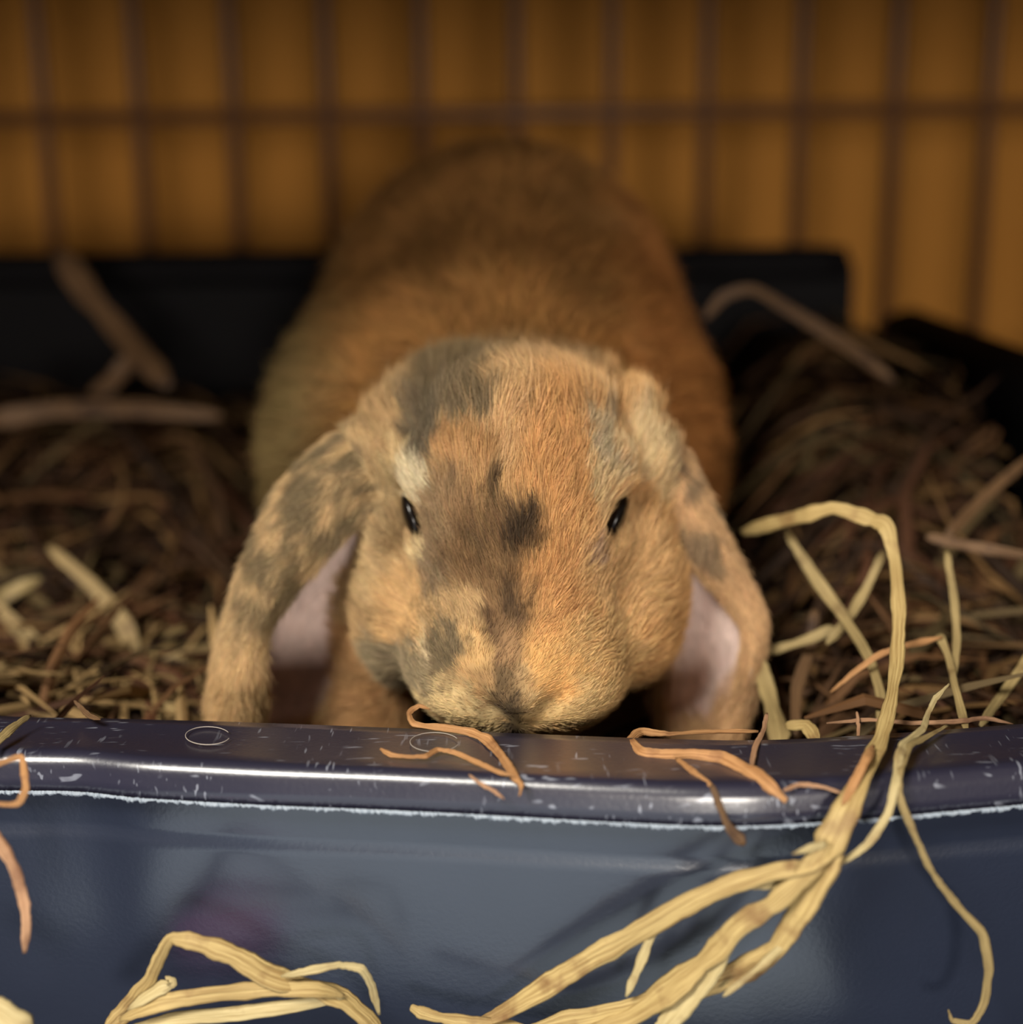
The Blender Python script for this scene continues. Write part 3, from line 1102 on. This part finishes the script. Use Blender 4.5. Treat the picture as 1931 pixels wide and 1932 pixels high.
# ------------------------------------------------------------------ hay
def ribbon(pts, mat, thick=0.24, seed=0, n=7, roll=0.0, taper=(0.5, 0.35)):
    """a blade of dried grass through (px, py, depth, width px): a creased, slightly uneven flattened stem"""
    r = np.random.default_rng(seed + 100)
    P = np.array([list(at(p[0], p[1], p[2])) + [p[3] * p[2] / F / 2] for p in pts])
    S = catmull(P, n) if len(P) > 2 else np.array([P[0] + (P[-1] - P[0]) * t for t in np.linspace(0, 1, n + 1)])
    lin_ = np.array([P[min(i // n, len(P) - 2)] + (P[min(i // n, len(P) - 2) + 1] - P[min(i // n, len(P) - 2)]) * ((i - n * min(i // n, len(P) - 2)) / n) for i in range(len(S))])
    S = 0.55 * S + 0.45 * lin_
    S[:, :3] += r.normal(0, 0.00004, (len(S), 3))
    c, w = S[:, :3], np.maximum(S[:, 3], 0.00012)
    m = len(c)
    w = w * (1 + 0.022 * r.normal(0, 1, m)) * (1 + 0.12 * np.interp(np.arange(m), np.arange(0, m + 4, 3), r.normal(0, 1, len(np.arange(0, m + 4, 3)))))
    t01 = np.linspace(0, 1, m)
    w = w * (taper[0] + (1 - taper[0]) * np.clip(t01 / 0.06, 0, 1)) * (taper[1] + (1 - taper[1]) * np.clip((1 - t01) / 0.10, 0, 1))
    w = np.maximum(w, 0.0001)
    tg = np.gradient(c, axis=0)
    tg /= np.linalg.norm(tg, axis=1, keepdims=True) + 1e-12
    view = c - CAM
    view /= np.linalg.norm(view, axis=1, keepdims=True)
    sd = np.cross(tg, view)
    sd /= np.linalg.norm(sd, axis=1, keepdims=True) + 1e-12
    fr = np.cross(sd, tg)
    ph = roll + 0.45 * np.sin(t01 * r.uniform(3, 9) + r.uniform(0, 6))
    a = sd * np.cos(ph)[:, None] + fr * np.sin(ph)[:, None]
    b = -sd * np.sin(ph)[:, None] + fr * np.cos(ph)[:, None]
    K = 10
    prof = []
    for k in range(K):
        an = 2 * math.pi * k / K
        x, y = math.cos(an), math.sin(an)
        y *= thick
        if abs(x) < 0.35: y *= 0.55                                   # crease along the middle
        prof.append((x, y))
    vs, fs, uvs = [], [], []
    acc = np.concatenate([[0], np.cumsum(np.linalg.norm(np.diff(c, axis=0), axis=1))])
    for i in range(m):
        for x, y in prof:
            vs.append(c[i] + (a[i] * x + b[i] * y) * w[i])
    for i in range(m - 1):
        for k in range(K):
            fs.append((i * K + k, i * K + (k + 1) % K, (i + 1) * K + (k + 1) % K, (i + 1) * K + k))
    fs.append(tuple(range(K - 1, -1, -1)))
    fs.append(tuple((m - 1) * K + k for k in range(K)))
    return vs, fs, acc, K, m


def hay_part(name, pts, mat, parent=None, **kw):
    vs, fs, acc, K, m = ribbon(pts, mat, **kw)
    o = mesh_obj(name, vs, fs, HAY[mat], None)
    if parent is not None:
        o.parent = parent
    uvl = o.data.uv_layers.new(name='UVMap')
    me = o.data
    li = np.zeros(len(me.loops), np.int32)
    me.loops.foreach_get('vertex_index', li)
    uv = np.zeros((len(li), 2), np.float32)
    ring = li % K
    uv[:, 0] = np.abs(ring - K / 2) / (K / 2) + 3.1 * (kw.get('seed', 0) % 7)
    uv[:, 1] = acc[li // K]
    uvl.data.foreach_set('uv', uv.ravel())
    return o


SEED = [0]


def hay(label, pts, mat, parts=(), group='loose hay strands', name='hay_strand', **kw):
    SEED[0] += 1
    if not parts:
        o = hay_part(name, pts, mat, seed=SEED[0], **kw)
    else:
        o = hay_part(name, pts, mat, seed=SEED[0], **kw)
        for pn, pp, pm in parts:
            SEED[0] += 1
            hay_part(pn, pp, pm, parent=o, seed=SEED[0])
    tag(o, label, 'hay', group)
    return o


G1 = 'hay strands hanging over the tray front'
G2 = 'hay strands lying on the tray rim'
G3 = 'hay stems standing in the tray beside the rabbit'
# --- big bundle at right, bent over the rim
hay('long yellow hay stalk bent over the rim at right, splitting into broad blades below',
    [(1398, 1006, .414, 24), (1450, 990, .400, 30), (1520, 972, .386, 30), (1575, 958, .380, 30), (1640, 978, .374, 34), (1672, 992, .370, 34),
     (1690, 1060, .365, 27), (1697, 1160, .355, 24), (1693, 1250, .344, 26), (1680, 1330, .330, 28), (1662, 1395, .318, 32), (1630, 1460, .3035, 44),
     (1596, 1530, .2985, 54), (1560, 1600, .2975, 66), (1520, 1650, .300, 60)],
    'yellow', group=G1, parts=(
        ('blade', [(1590, 1590, .297, 30), (1530, 1632, .297, 30), (1460, 1645, .299, 32), (1380, 1668, .302, 36), (1290, 1710, .306, 42), (1200, 1762, .310, 44),
                   (1110, 1812, .314, 44), (1030, 1862, .318, 42), (950, 1910, .322, 40), (880, 1938, .325, 30)], 'yellow'),
        ('blade', [(1565, 1590, .2965, 44), (1520, 1650, .297, 46), (1460, 1706, .299, 42), (1395, 1745, .302, 44), (1345, 1800, .306, 44), (1270, 1862, .311, 44),
                   (1190, 1915, .316, 42), (1100, 1950, .320, 38)], 'yellow'),
        ('blade', [(1590, 1560, .298, 46), (1555, 1640, .2985, 54), (1510, 1720, .300, 52), (1465, 1790, .304, 44), (1400, 1832, .308, 42), (1310, 1866, .312, 44),
                   (1210, 1898, .316, 46), (1100, 1925, .321, 48), (980, 1946, .325, 44)], 'yellow'),
        ('blade', [(1388, 1750, .304, 20), (1362, 1800, .306, 38), (1320, 1862, .309, 40), (1262, 1925, .312, 36), (1240, 1950, .313, 30)], 'pale'),
        ('blade', [(1485, 1775, .303, 16), (1440, 1820, .304, 15), (1400, 1852, .305, 13), (1364, 1880, .306, 12)], 'pale'),
        ('blade', [(1398, 1672, .301, 12), (1440, 1668, .301, 22), (1490, 1655, .300, 18), (1520, 1640, .299, 8)], 'pale'),
        ('blade', [(1650, 1408, .312, 12), (1636, 1430, .304, 20), (1610, 1480, .3005, 22), (1590, 1520, .2985, 12)], 'orange'),
        ('blade', [(1560, 1592, .296, 12), (1530, 1600, .2955, 16), (1494, 1612, .295, 6)], 'pale'),
    ))
hay('pale split hay blade dangling left of the thin curling strand at right',
    [(1792, 1290, .338, 8), (1766, 1318, .335, 11), (1752, 1345, .331, 12), (1742, 1375, .324, 14), (1712, 1402, .316, 18), (1698, 1424, .309, 20),
     (1690, 1480, .302, 17), (1676, 1535, .300, 15), (1640, 1590, .2985, 17), (1600, 1620, .2985, 17), (1568, 1636, .299, 10)], 'pale', group=G1)
hay('thin pale strand curling down to the lower right corner',
    [(1790, 1368, .329, 9), (1745, 1392, .321, 12), (1716, 1408, .314, 16), (1700, 1450, .305, 16), (1696, 1498, .3010, 17), (1724, 1570, .300, 14),
     (1752, 1632, .301, 13), (1775, 1668, .302, 13), (1812, 1715, .304, 15), (1855, 1762, .306, 17), (1866, 1830, .309, 17), (1858, 1890, .312, 17),
     (1835, 1930, .314, 15), (1798, 1925, .315, 12), (1790, 1905, .315, 8)], 'green', group=G1)
hay('short pale straw joining the two broad blades at lower centre',
    [(1250, 1735, .309, 10), (1228, 1770, .310, 18), (1205, 1825, .311, 19), (1182, 1880, .313, 14)], 'pale', group=G1)
hay('yellow hay end pointing left at the bottom centre',
    [(774, 1900, .322, 14), (800, 1912, .322, 22), (850, 1924, .322, 24), (920, 1934, .322, 26), (1000, 1940, .322, 24)], 'yellow', group=G1)
# --- bundle at bottom left
hay('folded yellow hay blade with a sharp bend at lower left',
    [(195, 1950, .322, 30), (240, 1905, .320, 38), (282, 1850, .317, 30), (302, 1805, .315, 24), (322, 1772, .313, 26), (370, 1778, .312, 36),
     (440, 1802, .313, 42), (510, 1842, .315, 46), (580, 1862, .317, 42), (650, 1885, .319, 42), (700, 1930, .321, 40), (725, 1960, .322, 36)],
    'yellow', group=G1, parts=(('blade', [(240, 1905, .318, 10), (300, 1866, .316, 26), (325, 1855, .316, 22), (312, 1842, .316, 8)], 'pale'),))
hay('broad yellow hay blade lying across the bundle at lower left',
    [(225, 1925, .318, 16), (300, 1892, .316, 34), (400, 1876, .315, 36), (510, 1866, .315, 34), (600, 1866, .316, 32), (650, 1880, .318, 20)], 'yellow', group=G1)
hay('lowest pale hay blade of the bundle at lower left',
    [(230, 1944, .320, 14), (330, 1922, .318, 28), (450, 1912, .317, 30), (560, 1897, .317, 26), (650, 1882, .318, 14)], 'pale', group=G1)
hay('thin pale hay strand looping above the bundle at lower left',
    [(530, 1842, .314, 8), (580, 1832, .314, 14), (640, 1821, .314, 15), (682, 1828, .314, 16), (702, 1860, .316, 15), (716, 1915, .318, 12)], 'pale', group=G1)
hay('broad cream hay leaf at the bottom left corner',
    [(-60, 1880, .300, 40), (-10, 1905, .300, 60), (30, 1935, .300, 56), (60, 1975, .300, 40)], 'pale', group=G1)
hay('pinkish hay strand hanging at the left edge below the rim',
    [(-30, 1540, .300, 14), (0, 1590, .299, 22), (28, 1640, .299, 24), (46, 1705, .301, 20), (50, 1745, .302, 18), (46, 1798, .304, 20)], 'pink', group=G1)
hay('orange hay strand curled over the rim at the left edge',
    [(-30, 1452, .3035, 10), (0, 1440, .3045, 12), (40, 1428, .3060, 14), (46, 1460, .303, 14), (48, 1490, .3005, 14), (34, 1516, .299, 14), (0, 1517, .299, 11), (-25, 1505, .299, 8)], 'orange', group=G1)
hay('greenish hay blade lying slantwise on the rim at the left corner',
    [(-40, 1428, .3170, 16), (0, 1394, .3250, 17), (30, 1368, .3310, 16), (58, 1350, .3350, 10)], 'green', group=G2)
hay('dark chip of hay sticking up from the rim at left',
    [(140, 1322, .342, 5), (152, 1335, .341, 9), (168, 1350, .338, 11), (190, 1358, .336, 6)], 'brown', group=G2)
# --- strands on the rim at centre
hay('orange hay strand from under the muzzle bending down across the rim highlight',
    [(812, 1338, .342, 6), (790, 1332, .342, 9), (772, 1346, .340, 11), (782, 1366, .3355, 13), (830, 1372, .3335, 15), (885, 1380, .3310, 17), (920, 1396, .3260, 18),
     (950, 1432, .3165, 17), (972, 1466, .3070, 15), (984, 1482, .3045, 12), (980, 1502, .3030, 7)], 'orange', group=G2)
hay('wispy reddish hay strand lying along the rim left of the muzzle',
    [(718, 1412, .3210, 9), (738, 1424, .3180, 10), (775, 1428, .3165, 10), (805, 1426, .3170, 9), (826, 1414, .3205, 10), (860, 1420, .3190, 10),
     (900, 1438, .3140, 11), (940, 1456, .3090, 11), (975, 1466, .3060, 7)], 'orange', group=G2)
hay('small frayed hay fibre on the lip below the bent orange strand',
    [(885, 1462, .3070, 5), (910, 1480, .3045, 8), (935, 1494, .3035, 8), (952, 1508, .3025, 4)], 'pink', group=G2)
# --- orange root on the rim at right of centre
hay('thick orange hay root folded on the rim right of the muzzle',
    [(1432, 1380, .3340, 8), (1380, 1380, .3345, 9), (1320, 1381, .3345, 9), (1262, 1385, .3335, 10), (1210, 1381, .3340, 16), (1190, 1398, .3280, 20),
     (1212, 1420, .3205, 22), (1250, 1424, .3190, 24), (1310, 1423, .3180, 24), (1365, 1430, .3155, 26), (1415, 1456, .3085, 28), (1455, 1484, .3025, 32), (1484, 1512, .3000, 34)],
    'orange', group=G2, thick=0.7, parts=(
        ('branch', [(1275, 1430, .316, 9), (1312, 1458, .3085, 14), (1345, 1484, .3035, 15)], 'orange'),
        ('branch', [(1343, 1480, .3035, 15), (1360, 1525, .3010, 13), (1376, 1560, .3000, 18), (1406, 1594, .3000, 24)], 'brown'),
        ('branch', [(1478, 1492, .3010, 8), (1510, 1480, .3030, 9), (1550, 1484, .3030, 8), (1592, 1497, .3015, 5)], 'pink'),
        ('branch', [(1448, 1345, .3400, 8), (1440, 1380, .3310, 10), (1425, 1410, .3215, 11), (1418, 1452, .3090, 7)], 'pink')))
hay('thin orange hay strand along the back edge of the rim at right',
    [(1560, 1364, .3420, 4), (1640, 1358, .3420, 8), (1720, 1364, .3400, 9), (1800, 1362, .3400, 9), (1860, 1355, .3420, 10), (1912, 1366, .3400, 6)], 'pink', group=G2)
hay('tiny upright hay splinter on the back edge of the rim at right',
    [(1618, 1342, .342, 5), (1620, 1368, .340, 8), (1620, 1398, .333, 6)], 'pink', group=G2)

# --- stems in the tray right of the rabbit
hay('greenish hay stem slanting down to the big bent stalk', [(1482, 1000, .402, 22), (1530, 1078, .395, 22), (1590, 1160, .384, 22), (1640, 1240, .370, 20), (1664, 1320, .358, 20), (1660, 1410, .346, 20)], 'green', group=G3)
hay('tan hay stem crossing the slanting greenish stem', [(1668, 1040, .392, 18), (1635, 1110, .390, 20), (1600, 1168, .386, 20), (1560, 1215, .384, 18)], 'green', group=G3)
hay('pale hay stem pointing left to the ear tip', [(1575, 1185, .388, 22), (1520, 1208, .390, 22), (1440, 1232, .394, 20)], 'green', group=G3)
hay('thick yellow-green hay stem standing beside the right ear tip', [(1432, 1238, .388, 26), (1445, 1290, .382, 32), (1462, 1350, .372, 36), (1478, 1410, .360, 36)], 'green', group=G3)
hay('orange hay twig arching behind the big bent stalk', [(1568, 1306, .362, 5), (1610, 1270, .362, 10), (1660, 1235, .363, 12), (1710, 1218, .364, 12), (1780, 1202, .366, 14)], 'orange', group=G3)
hay('hay stem running down from the orange twig to the rim', [(1772, 1196, .368, 22), (1790, 1240, .362, 14), (1804, 1300, .352, 14), (1826, 1385, .338, 16)], 'green', group=G3)
hay('faint upright hay stem near the right edge', [(1786, 1040, .385, 18), (1800, 1120, .378, 18), (1806, 1200, .370, 16), (1800, 1290, .358, 12)], 'green', group=G3)
hay('blurred hay stem rising to the right edge of the tray', [(1790, 1010, .420, 24), (1860, 935, .435, 24), (1950, 860, .450, 24)], 'brown', group=G3)
hay('blurred hay stem lying level at the right edge', [(1748, 1012, .410, 20), (1830, 1030, .408, 24), (1945, 1050, .405, 22)], 'brown', group=G3)
hay('short yellow hay tuft on the rim beside the right ear', [(1482, 1370, .352, 16), (1520, 1368, .348, 24), (1545, 1400, .340, 28)], 'yellow', group=G3)
hay('hay stem leaning in from the lower right edge', [(1950, 1230, .372, 20), (1900, 1300, .362, 20), (1850, 1370, .348, 22)], 'green', group=G3)
hay('grey-brown hay stem between ear tip and leaning yellow stem', [(1540, 1150, .40, 22), (1530, 1220, .396, 22), (1505, 1300, .386, 24), (1500, 1390, .372, 22)], 'brown', group=G3)
hay('blurred pale hay straw arching over the hay mound at back right', [(1330, 600, .520, 20), (1365, 560, .520, 22), (1420, 545, .518, 22), (1500, 590, .515, 26), (1600, 655, .510, 30), (1690, 720, .505, 26)], 'brown', group='blurred hay at the back')
hay('thick blurred hay straw leaning on the back wall at left', [(110, 470, .600, 40), (170, 560, .590, 48), (240, 640, .580, 48), (320, 730, .570, 44)], 'brown', group='blurred hay at the back')
hay('second blurred hay straw crossing below the leaning one at left', [(255, 670, .585, 30), (210, 720, .580, 36), (160, 770, .575, 36)], 'brown', group='blurred hay at the back')
hay('level blurred hay straw at the left edge behind', [(-20, 795, .56, 40), (100, 772, .56, 40), (260, 770, .56, 36), (420, 785, .56, 30)], 'brown', group='blurred hay at the back')
G4 = 'blurred hay in the front left of the tray'
hay('blurred hay blade slanting down left of the left ear', [(90, 1030, .470, 20), (170, 1100, .462, 34), (235, 1180, .452, 36), (265, 1270, .442, 28)], 'dull', group=G4, thick=.12)
hay('pale blurred hay blade rising towards the left ear tip', [(170, 1330, .430, 20), (265, 1262, .438, 36), (300, 1225, .444, 36), (352, 1180, .452, 18)], 'green', group=G4, thick=.12)
hay('lower blurred hay blade fanning towards the left ear tip', [(180, 1325, .425, 20), (290, 1268, .432, 32), (350, 1240, .436, 30), (405, 1215, .440, 16)], 'dull', group=G4, thick=.12)
hay('blurred tan hay blade slanting from the left edge', [(-20, 1130, .455, 22), (40, 1190, .448, 34), (90, 1240, .441, 34), (150, 1310, .430, 24)], 'dull', group=G4, thick=.12)
hay('greenish blurred hay blade high at the left edge', [(-30, 1150, .460, 24), (20, 1118, .464, 32), (80, 1090, .468, 18)], 'green', group=G4, thick=.12)
hay('level yellowish blurred hay blade low at left', [(60, 1330, .425, 24), (160, 1304, .430, 40), (240, 1280, .436, 40), (310, 1255, .442, 24)], 'green', group=G4, thick=.12)
hay('blurred round hay stem end peeking over the rim at left', [(270, 1340, .400, 36), (315, 1345, .394, 50), (365, 1362, .386, 40)], 'dull', group=G4, thick=.3)
hay('blurred hay blade hanging to the rim in the left corner', [(-20, 1230, .44, 24), (10, 1280, .43, 34), (30, 1340, .415, 34), (36, 1400, .40, 24)], 'dull', group=G4, thick=.12)

# --- hay bed: countless stems
def bed_h(x, y):
    h = 0.030 + 0.016 * sstep(0.50, 0.36, y) * sstep(0.05, 0.10, np.abs(x))
    h = h + 0.078 * sstep(0.045, 0.125, x) * sstep(0.36, 0.58, y)
    h = h + 0.048 * sstep(-0.055, -0.14, x) * sstep(0.38, 0.60, y)
    return h


nxg, nyg = 90, 70
X, Y = np.meshgrid(np.linspace(-0.318, 0.178, nxg), np.linspace(0.325, 0.692, nyg), indexing='ij')
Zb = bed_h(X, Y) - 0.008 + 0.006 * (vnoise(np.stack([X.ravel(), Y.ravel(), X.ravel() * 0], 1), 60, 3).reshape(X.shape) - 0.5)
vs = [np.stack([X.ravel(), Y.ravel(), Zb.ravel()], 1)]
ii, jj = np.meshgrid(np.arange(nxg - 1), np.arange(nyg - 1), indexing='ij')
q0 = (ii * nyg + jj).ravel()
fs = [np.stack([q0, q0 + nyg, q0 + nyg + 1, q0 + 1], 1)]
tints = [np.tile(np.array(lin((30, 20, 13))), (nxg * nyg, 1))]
NS, SEG = 3600, 6
bx = rng.uniform(-0.31, 0.172, NS)
by = rng.uniform(0.335, 0.685, NS)
front = rng.random(NS) < 0.35
by[front] = rng.uniform(0.335, 0.44, front.sum())
ang = rng.uniform(0, math.pi * 2, NS)
ln = rng.uniform(0.03, 0.12, NS)
til = rng.normal(0.0, 0.34, NS)
bend = rng.normal(0, 9.0, NS)
sag = rng.uniform(2.0, 9.0, NS)
wd = rng.uniform(0.0007, 0.0021, NS)
off = rng.uniform(-0.006, 0.008, NS)
cx = np.zeros((NS, SEG + 1, 3))
for s in range(SEG + 1):
    t = (s / SEG - 0.5) * ln
    aa = ang + bend * t
    cx[:, s, 0] = bx + np.cos(aa) * t
    cx[:, s, 1] = by + np.sin(aa) * t
    cx[:, s, 2] = bed_h(bx + np.cos(aa) * t, by + np.sin(aa) * t) + off + t * np.sin(til) - sag * t * t + 0.002
cx[:, :, 0] = np.clip(cx[:, :, 0], -0.314, 0.174)
cx[:, :, 1] = np.clip(cx[:, :, 1], 0.332, 0.690)
# keep the rabbit's own place free
loc_b = (cx - CAM) @ BASIS
gi = np.clip(((loc_b - lo) / VOX).astype(int), 0, dims - 1)
inb = ((loc_b > lo) & (loc_b < hi)).all(2)
ins = (field[gi[..., 0], gi[..., 1], gi[..., 2]] < 0.004) & inb
okk = ~ins.any(1)
cx, wd, ang = cx[okk], wd[okk], ang[okk]
NS = len(cx)
tg = np.gradient(cx, axis=1)
tg /= np.linalg.norm(tg, axis=2, keepdims=True) + 1e-9
upv = np.array([0, 0, 1.0]) + rng.normal(0, 0.5, (NS, 1, 3))
sd = np.cross(tg, upv)
sd /= np.linalg.norm(sd, axis=2, keepdims=True) + 1e-9
nn = np.cross(sd, tg)
tw = np.clip(np.minimum(np.arange(SEG + 1), SEG - np.arange(SEG + 1)) / 1.0, 0.25, 1)
W = (wd[:, None] * tw[None])[..., None]
sv = np.stack([cx - sd * W, cx + nn * W * 0.6, cx + sd * W, cx - nn * W * 0.5], 2)          # NS,SEG+1,4,3
base = nxg * nyg
vs.append(sv.reshape(-1, 3))
sid = np.arange(NS)[:, None, None] * (SEG + 1) * 4
seg = np.arange(SEG)[None, :, None] * 4
kk = np.arange(4)[None, None, :]
a0 = base + sid + seg + kk
a1 = base + sid + seg + (kk + 1) % 4
fs.append(np.stack([a0, a1, a1 + 4, a0 + 4], -1).reshape(-1, 4))
pal = np.array([lin((96, 66, 40)), lin((70, 48, 30)), lin((118, 88, 54)), lin((88, 72, 46)), lin((82, 52, 34)), lin((50, 34, 22)), lin((56, 38, 25))])
ts = pal[rng.integers(0, len(pal), NS)] * rng.uniform(0.6, 1.2, (NS, 1))
front_lit = (rng.random(NS) < 0.55) & (cx[:, 3, 1] < 0.43) & (cx[:, 3, 0] < -0.04)  # front-left strands tinted paler: light falloff painted into their colour
ts[front_lit] = np.array(lin((146, 118, 78))) * rng.uniform(0.5, 1.15, (front_lit.sum(), 1))
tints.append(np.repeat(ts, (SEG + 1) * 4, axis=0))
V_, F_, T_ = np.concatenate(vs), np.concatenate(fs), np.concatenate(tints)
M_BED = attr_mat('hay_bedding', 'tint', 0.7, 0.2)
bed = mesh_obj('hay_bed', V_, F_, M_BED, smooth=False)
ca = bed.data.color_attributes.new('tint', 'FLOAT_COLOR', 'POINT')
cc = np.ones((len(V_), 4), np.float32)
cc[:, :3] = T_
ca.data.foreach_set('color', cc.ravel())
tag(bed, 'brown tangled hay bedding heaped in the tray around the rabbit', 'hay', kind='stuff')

# ------------------------------------------------------------------ in front of the tray: what the glossy wall mirrors
def blanket(name, x0, x1, y0, y1, mat, label, cat, hgt=0.012):
    nx_, ny_ = 40, 40
    X, Y = np.meshgrid(np.linspace(x0, x1, nx_), np.linspace(y0, y1, ny_), indexing='ij')
    p = np.stack([X.ravel(), Y.ravel(), 0 * X.ravel()], 1)
    X = X + 0.02 * (vnoise(p, 7, 5).reshape(X.shape) - 0.5)
    Z = FLOOR_Z + 0.002 + hgt * fbm(p, 14, 8).reshape(X.shape)
    n_ = nx_ * ny_
    vs = np.concatenate([np.stack([X.ravel(), Y.ravel(), Z.ravel()], 1), np.stack([X.ravel(), Y.ravel(), 0 * Z.ravel() + FLOOR_Z + 0.0005], 1)])
    ii, jj = np.meshgrid(np.arange(nx_ - 1), np.arange(ny_ - 1), indexing='ij')
    q = (ii * ny_ + jj).ravel()
    f1 = np.stack([q, q + ny_, q + ny_ + 1, q + 1], 1)
    f2 = f1[:, ::-1] + n_
    loop = [(i, 0) for i in range(nx_)] + [(nx_ - 1, j) for j in range(1, ny_)] + [(i, ny_ - 1) for i in range(nx_ - 2, -1, -1)] + [(0, j) for j in range(ny_ - 2, 0, -1)]
    lp = [i * ny_ + j for i, j in loop]
    f3 = [(lp[k], lp[k] + n_, lp[(k + 1) % len(lp)] + n_, lp[(k + 1) % len(lp)]) for k in range(len(lp))]
    o = mesh_obj(name, vs, list(f1) + list(f2) + f3, mat)
    return tag(o, label, cat)


blanket('fleece_blanket', -0.13, 0.10, -0.25, 0.27, M_BLANKET, 'pale grey-blue blanket mirrored in the tray front', 'blanket')

# purple toy disc on the blanket, mirrored in the tray front
prof = [(0.0, 0.0075), (0.006, 0.0072), (0.0105, 0.0058), (0.0128, 0.0035), (0.0135, 0.0012), (0.0132, 0.0), (0.0, 0.0)]
vs, fs = [], []
K = 28
dc = np.array([-0.0885, 0.2690, FLOOR_Z + 0.0105])
for r_, z_ in prof:
    for k in range(K):
        t = 2 * math.pi * k / K
        vs.append(dc + np.array([1.35 * r_ * math.cos(t), r_ * math.sin(t), z_]))
for i in range(len(prof) - 1):
    for k in range(K):
        fs.append((i * K + k, (i + 1) * K + k, (i + 1) * K + (k + 1) % K, i * K + (k + 1) % K))
tag(mesh_obj('toy_disc', vs, fs, M_PURPLE), 'purple rounded disc mirrored low in the tray front at left', 'toy')

# pale hairs curled into loops on the rim
M_HAIR = plain('pale_hair', lin((170, 160, 150)), 0.5, 0.4)
for (cx_, cy_, rx_, ry_, lab) in ((392, 1388, 42, 17, 'fine pale hair curled into a ring on the rim at left'),
                                  (820, 1400, 46, 18, 'fine pale hair curled into a loop on the rim beside the muzzle')):
    c_, pts_ = [], []
    for t in np.linspace(0.3, 5.9, 30):
        p_ = at_z(cx_ + rx_ * math.cos(t), cy_ + ry_ * math.sin(t), RIM_Z + 0.0004)
        pts_.append(p_)
    vs, fs = [], []
    for i, p_ in enumerate(pts_):
        tg_ = pts_[min(i + 1, 29)] - pts_[max(i - 1, 0)]
        tg_ = tg_ / np.linalg.norm(tg_)
        a_ = np.cross(tg_, [0, 0, 1.0])
        for k in range(5):
            t = 2 * math.pi * k / 5
            vs.append(p_ + 0.00011 * (a_ * math.cos(t) + np.array([0, 0, 1.0]) * math.sin(t)))
    for i in range(29):
        for k in range(5):
            fs.append((i * 5 + k, i * 5 + (k + 1) % 5, i * 5 + 5 + (k + 1) % 5, i * 5 + 5 + k))
    tag(mesh_obj('stray_hair', vs, fs, M_HAIR), lab, 'hair', 'loose hairs on the rim')
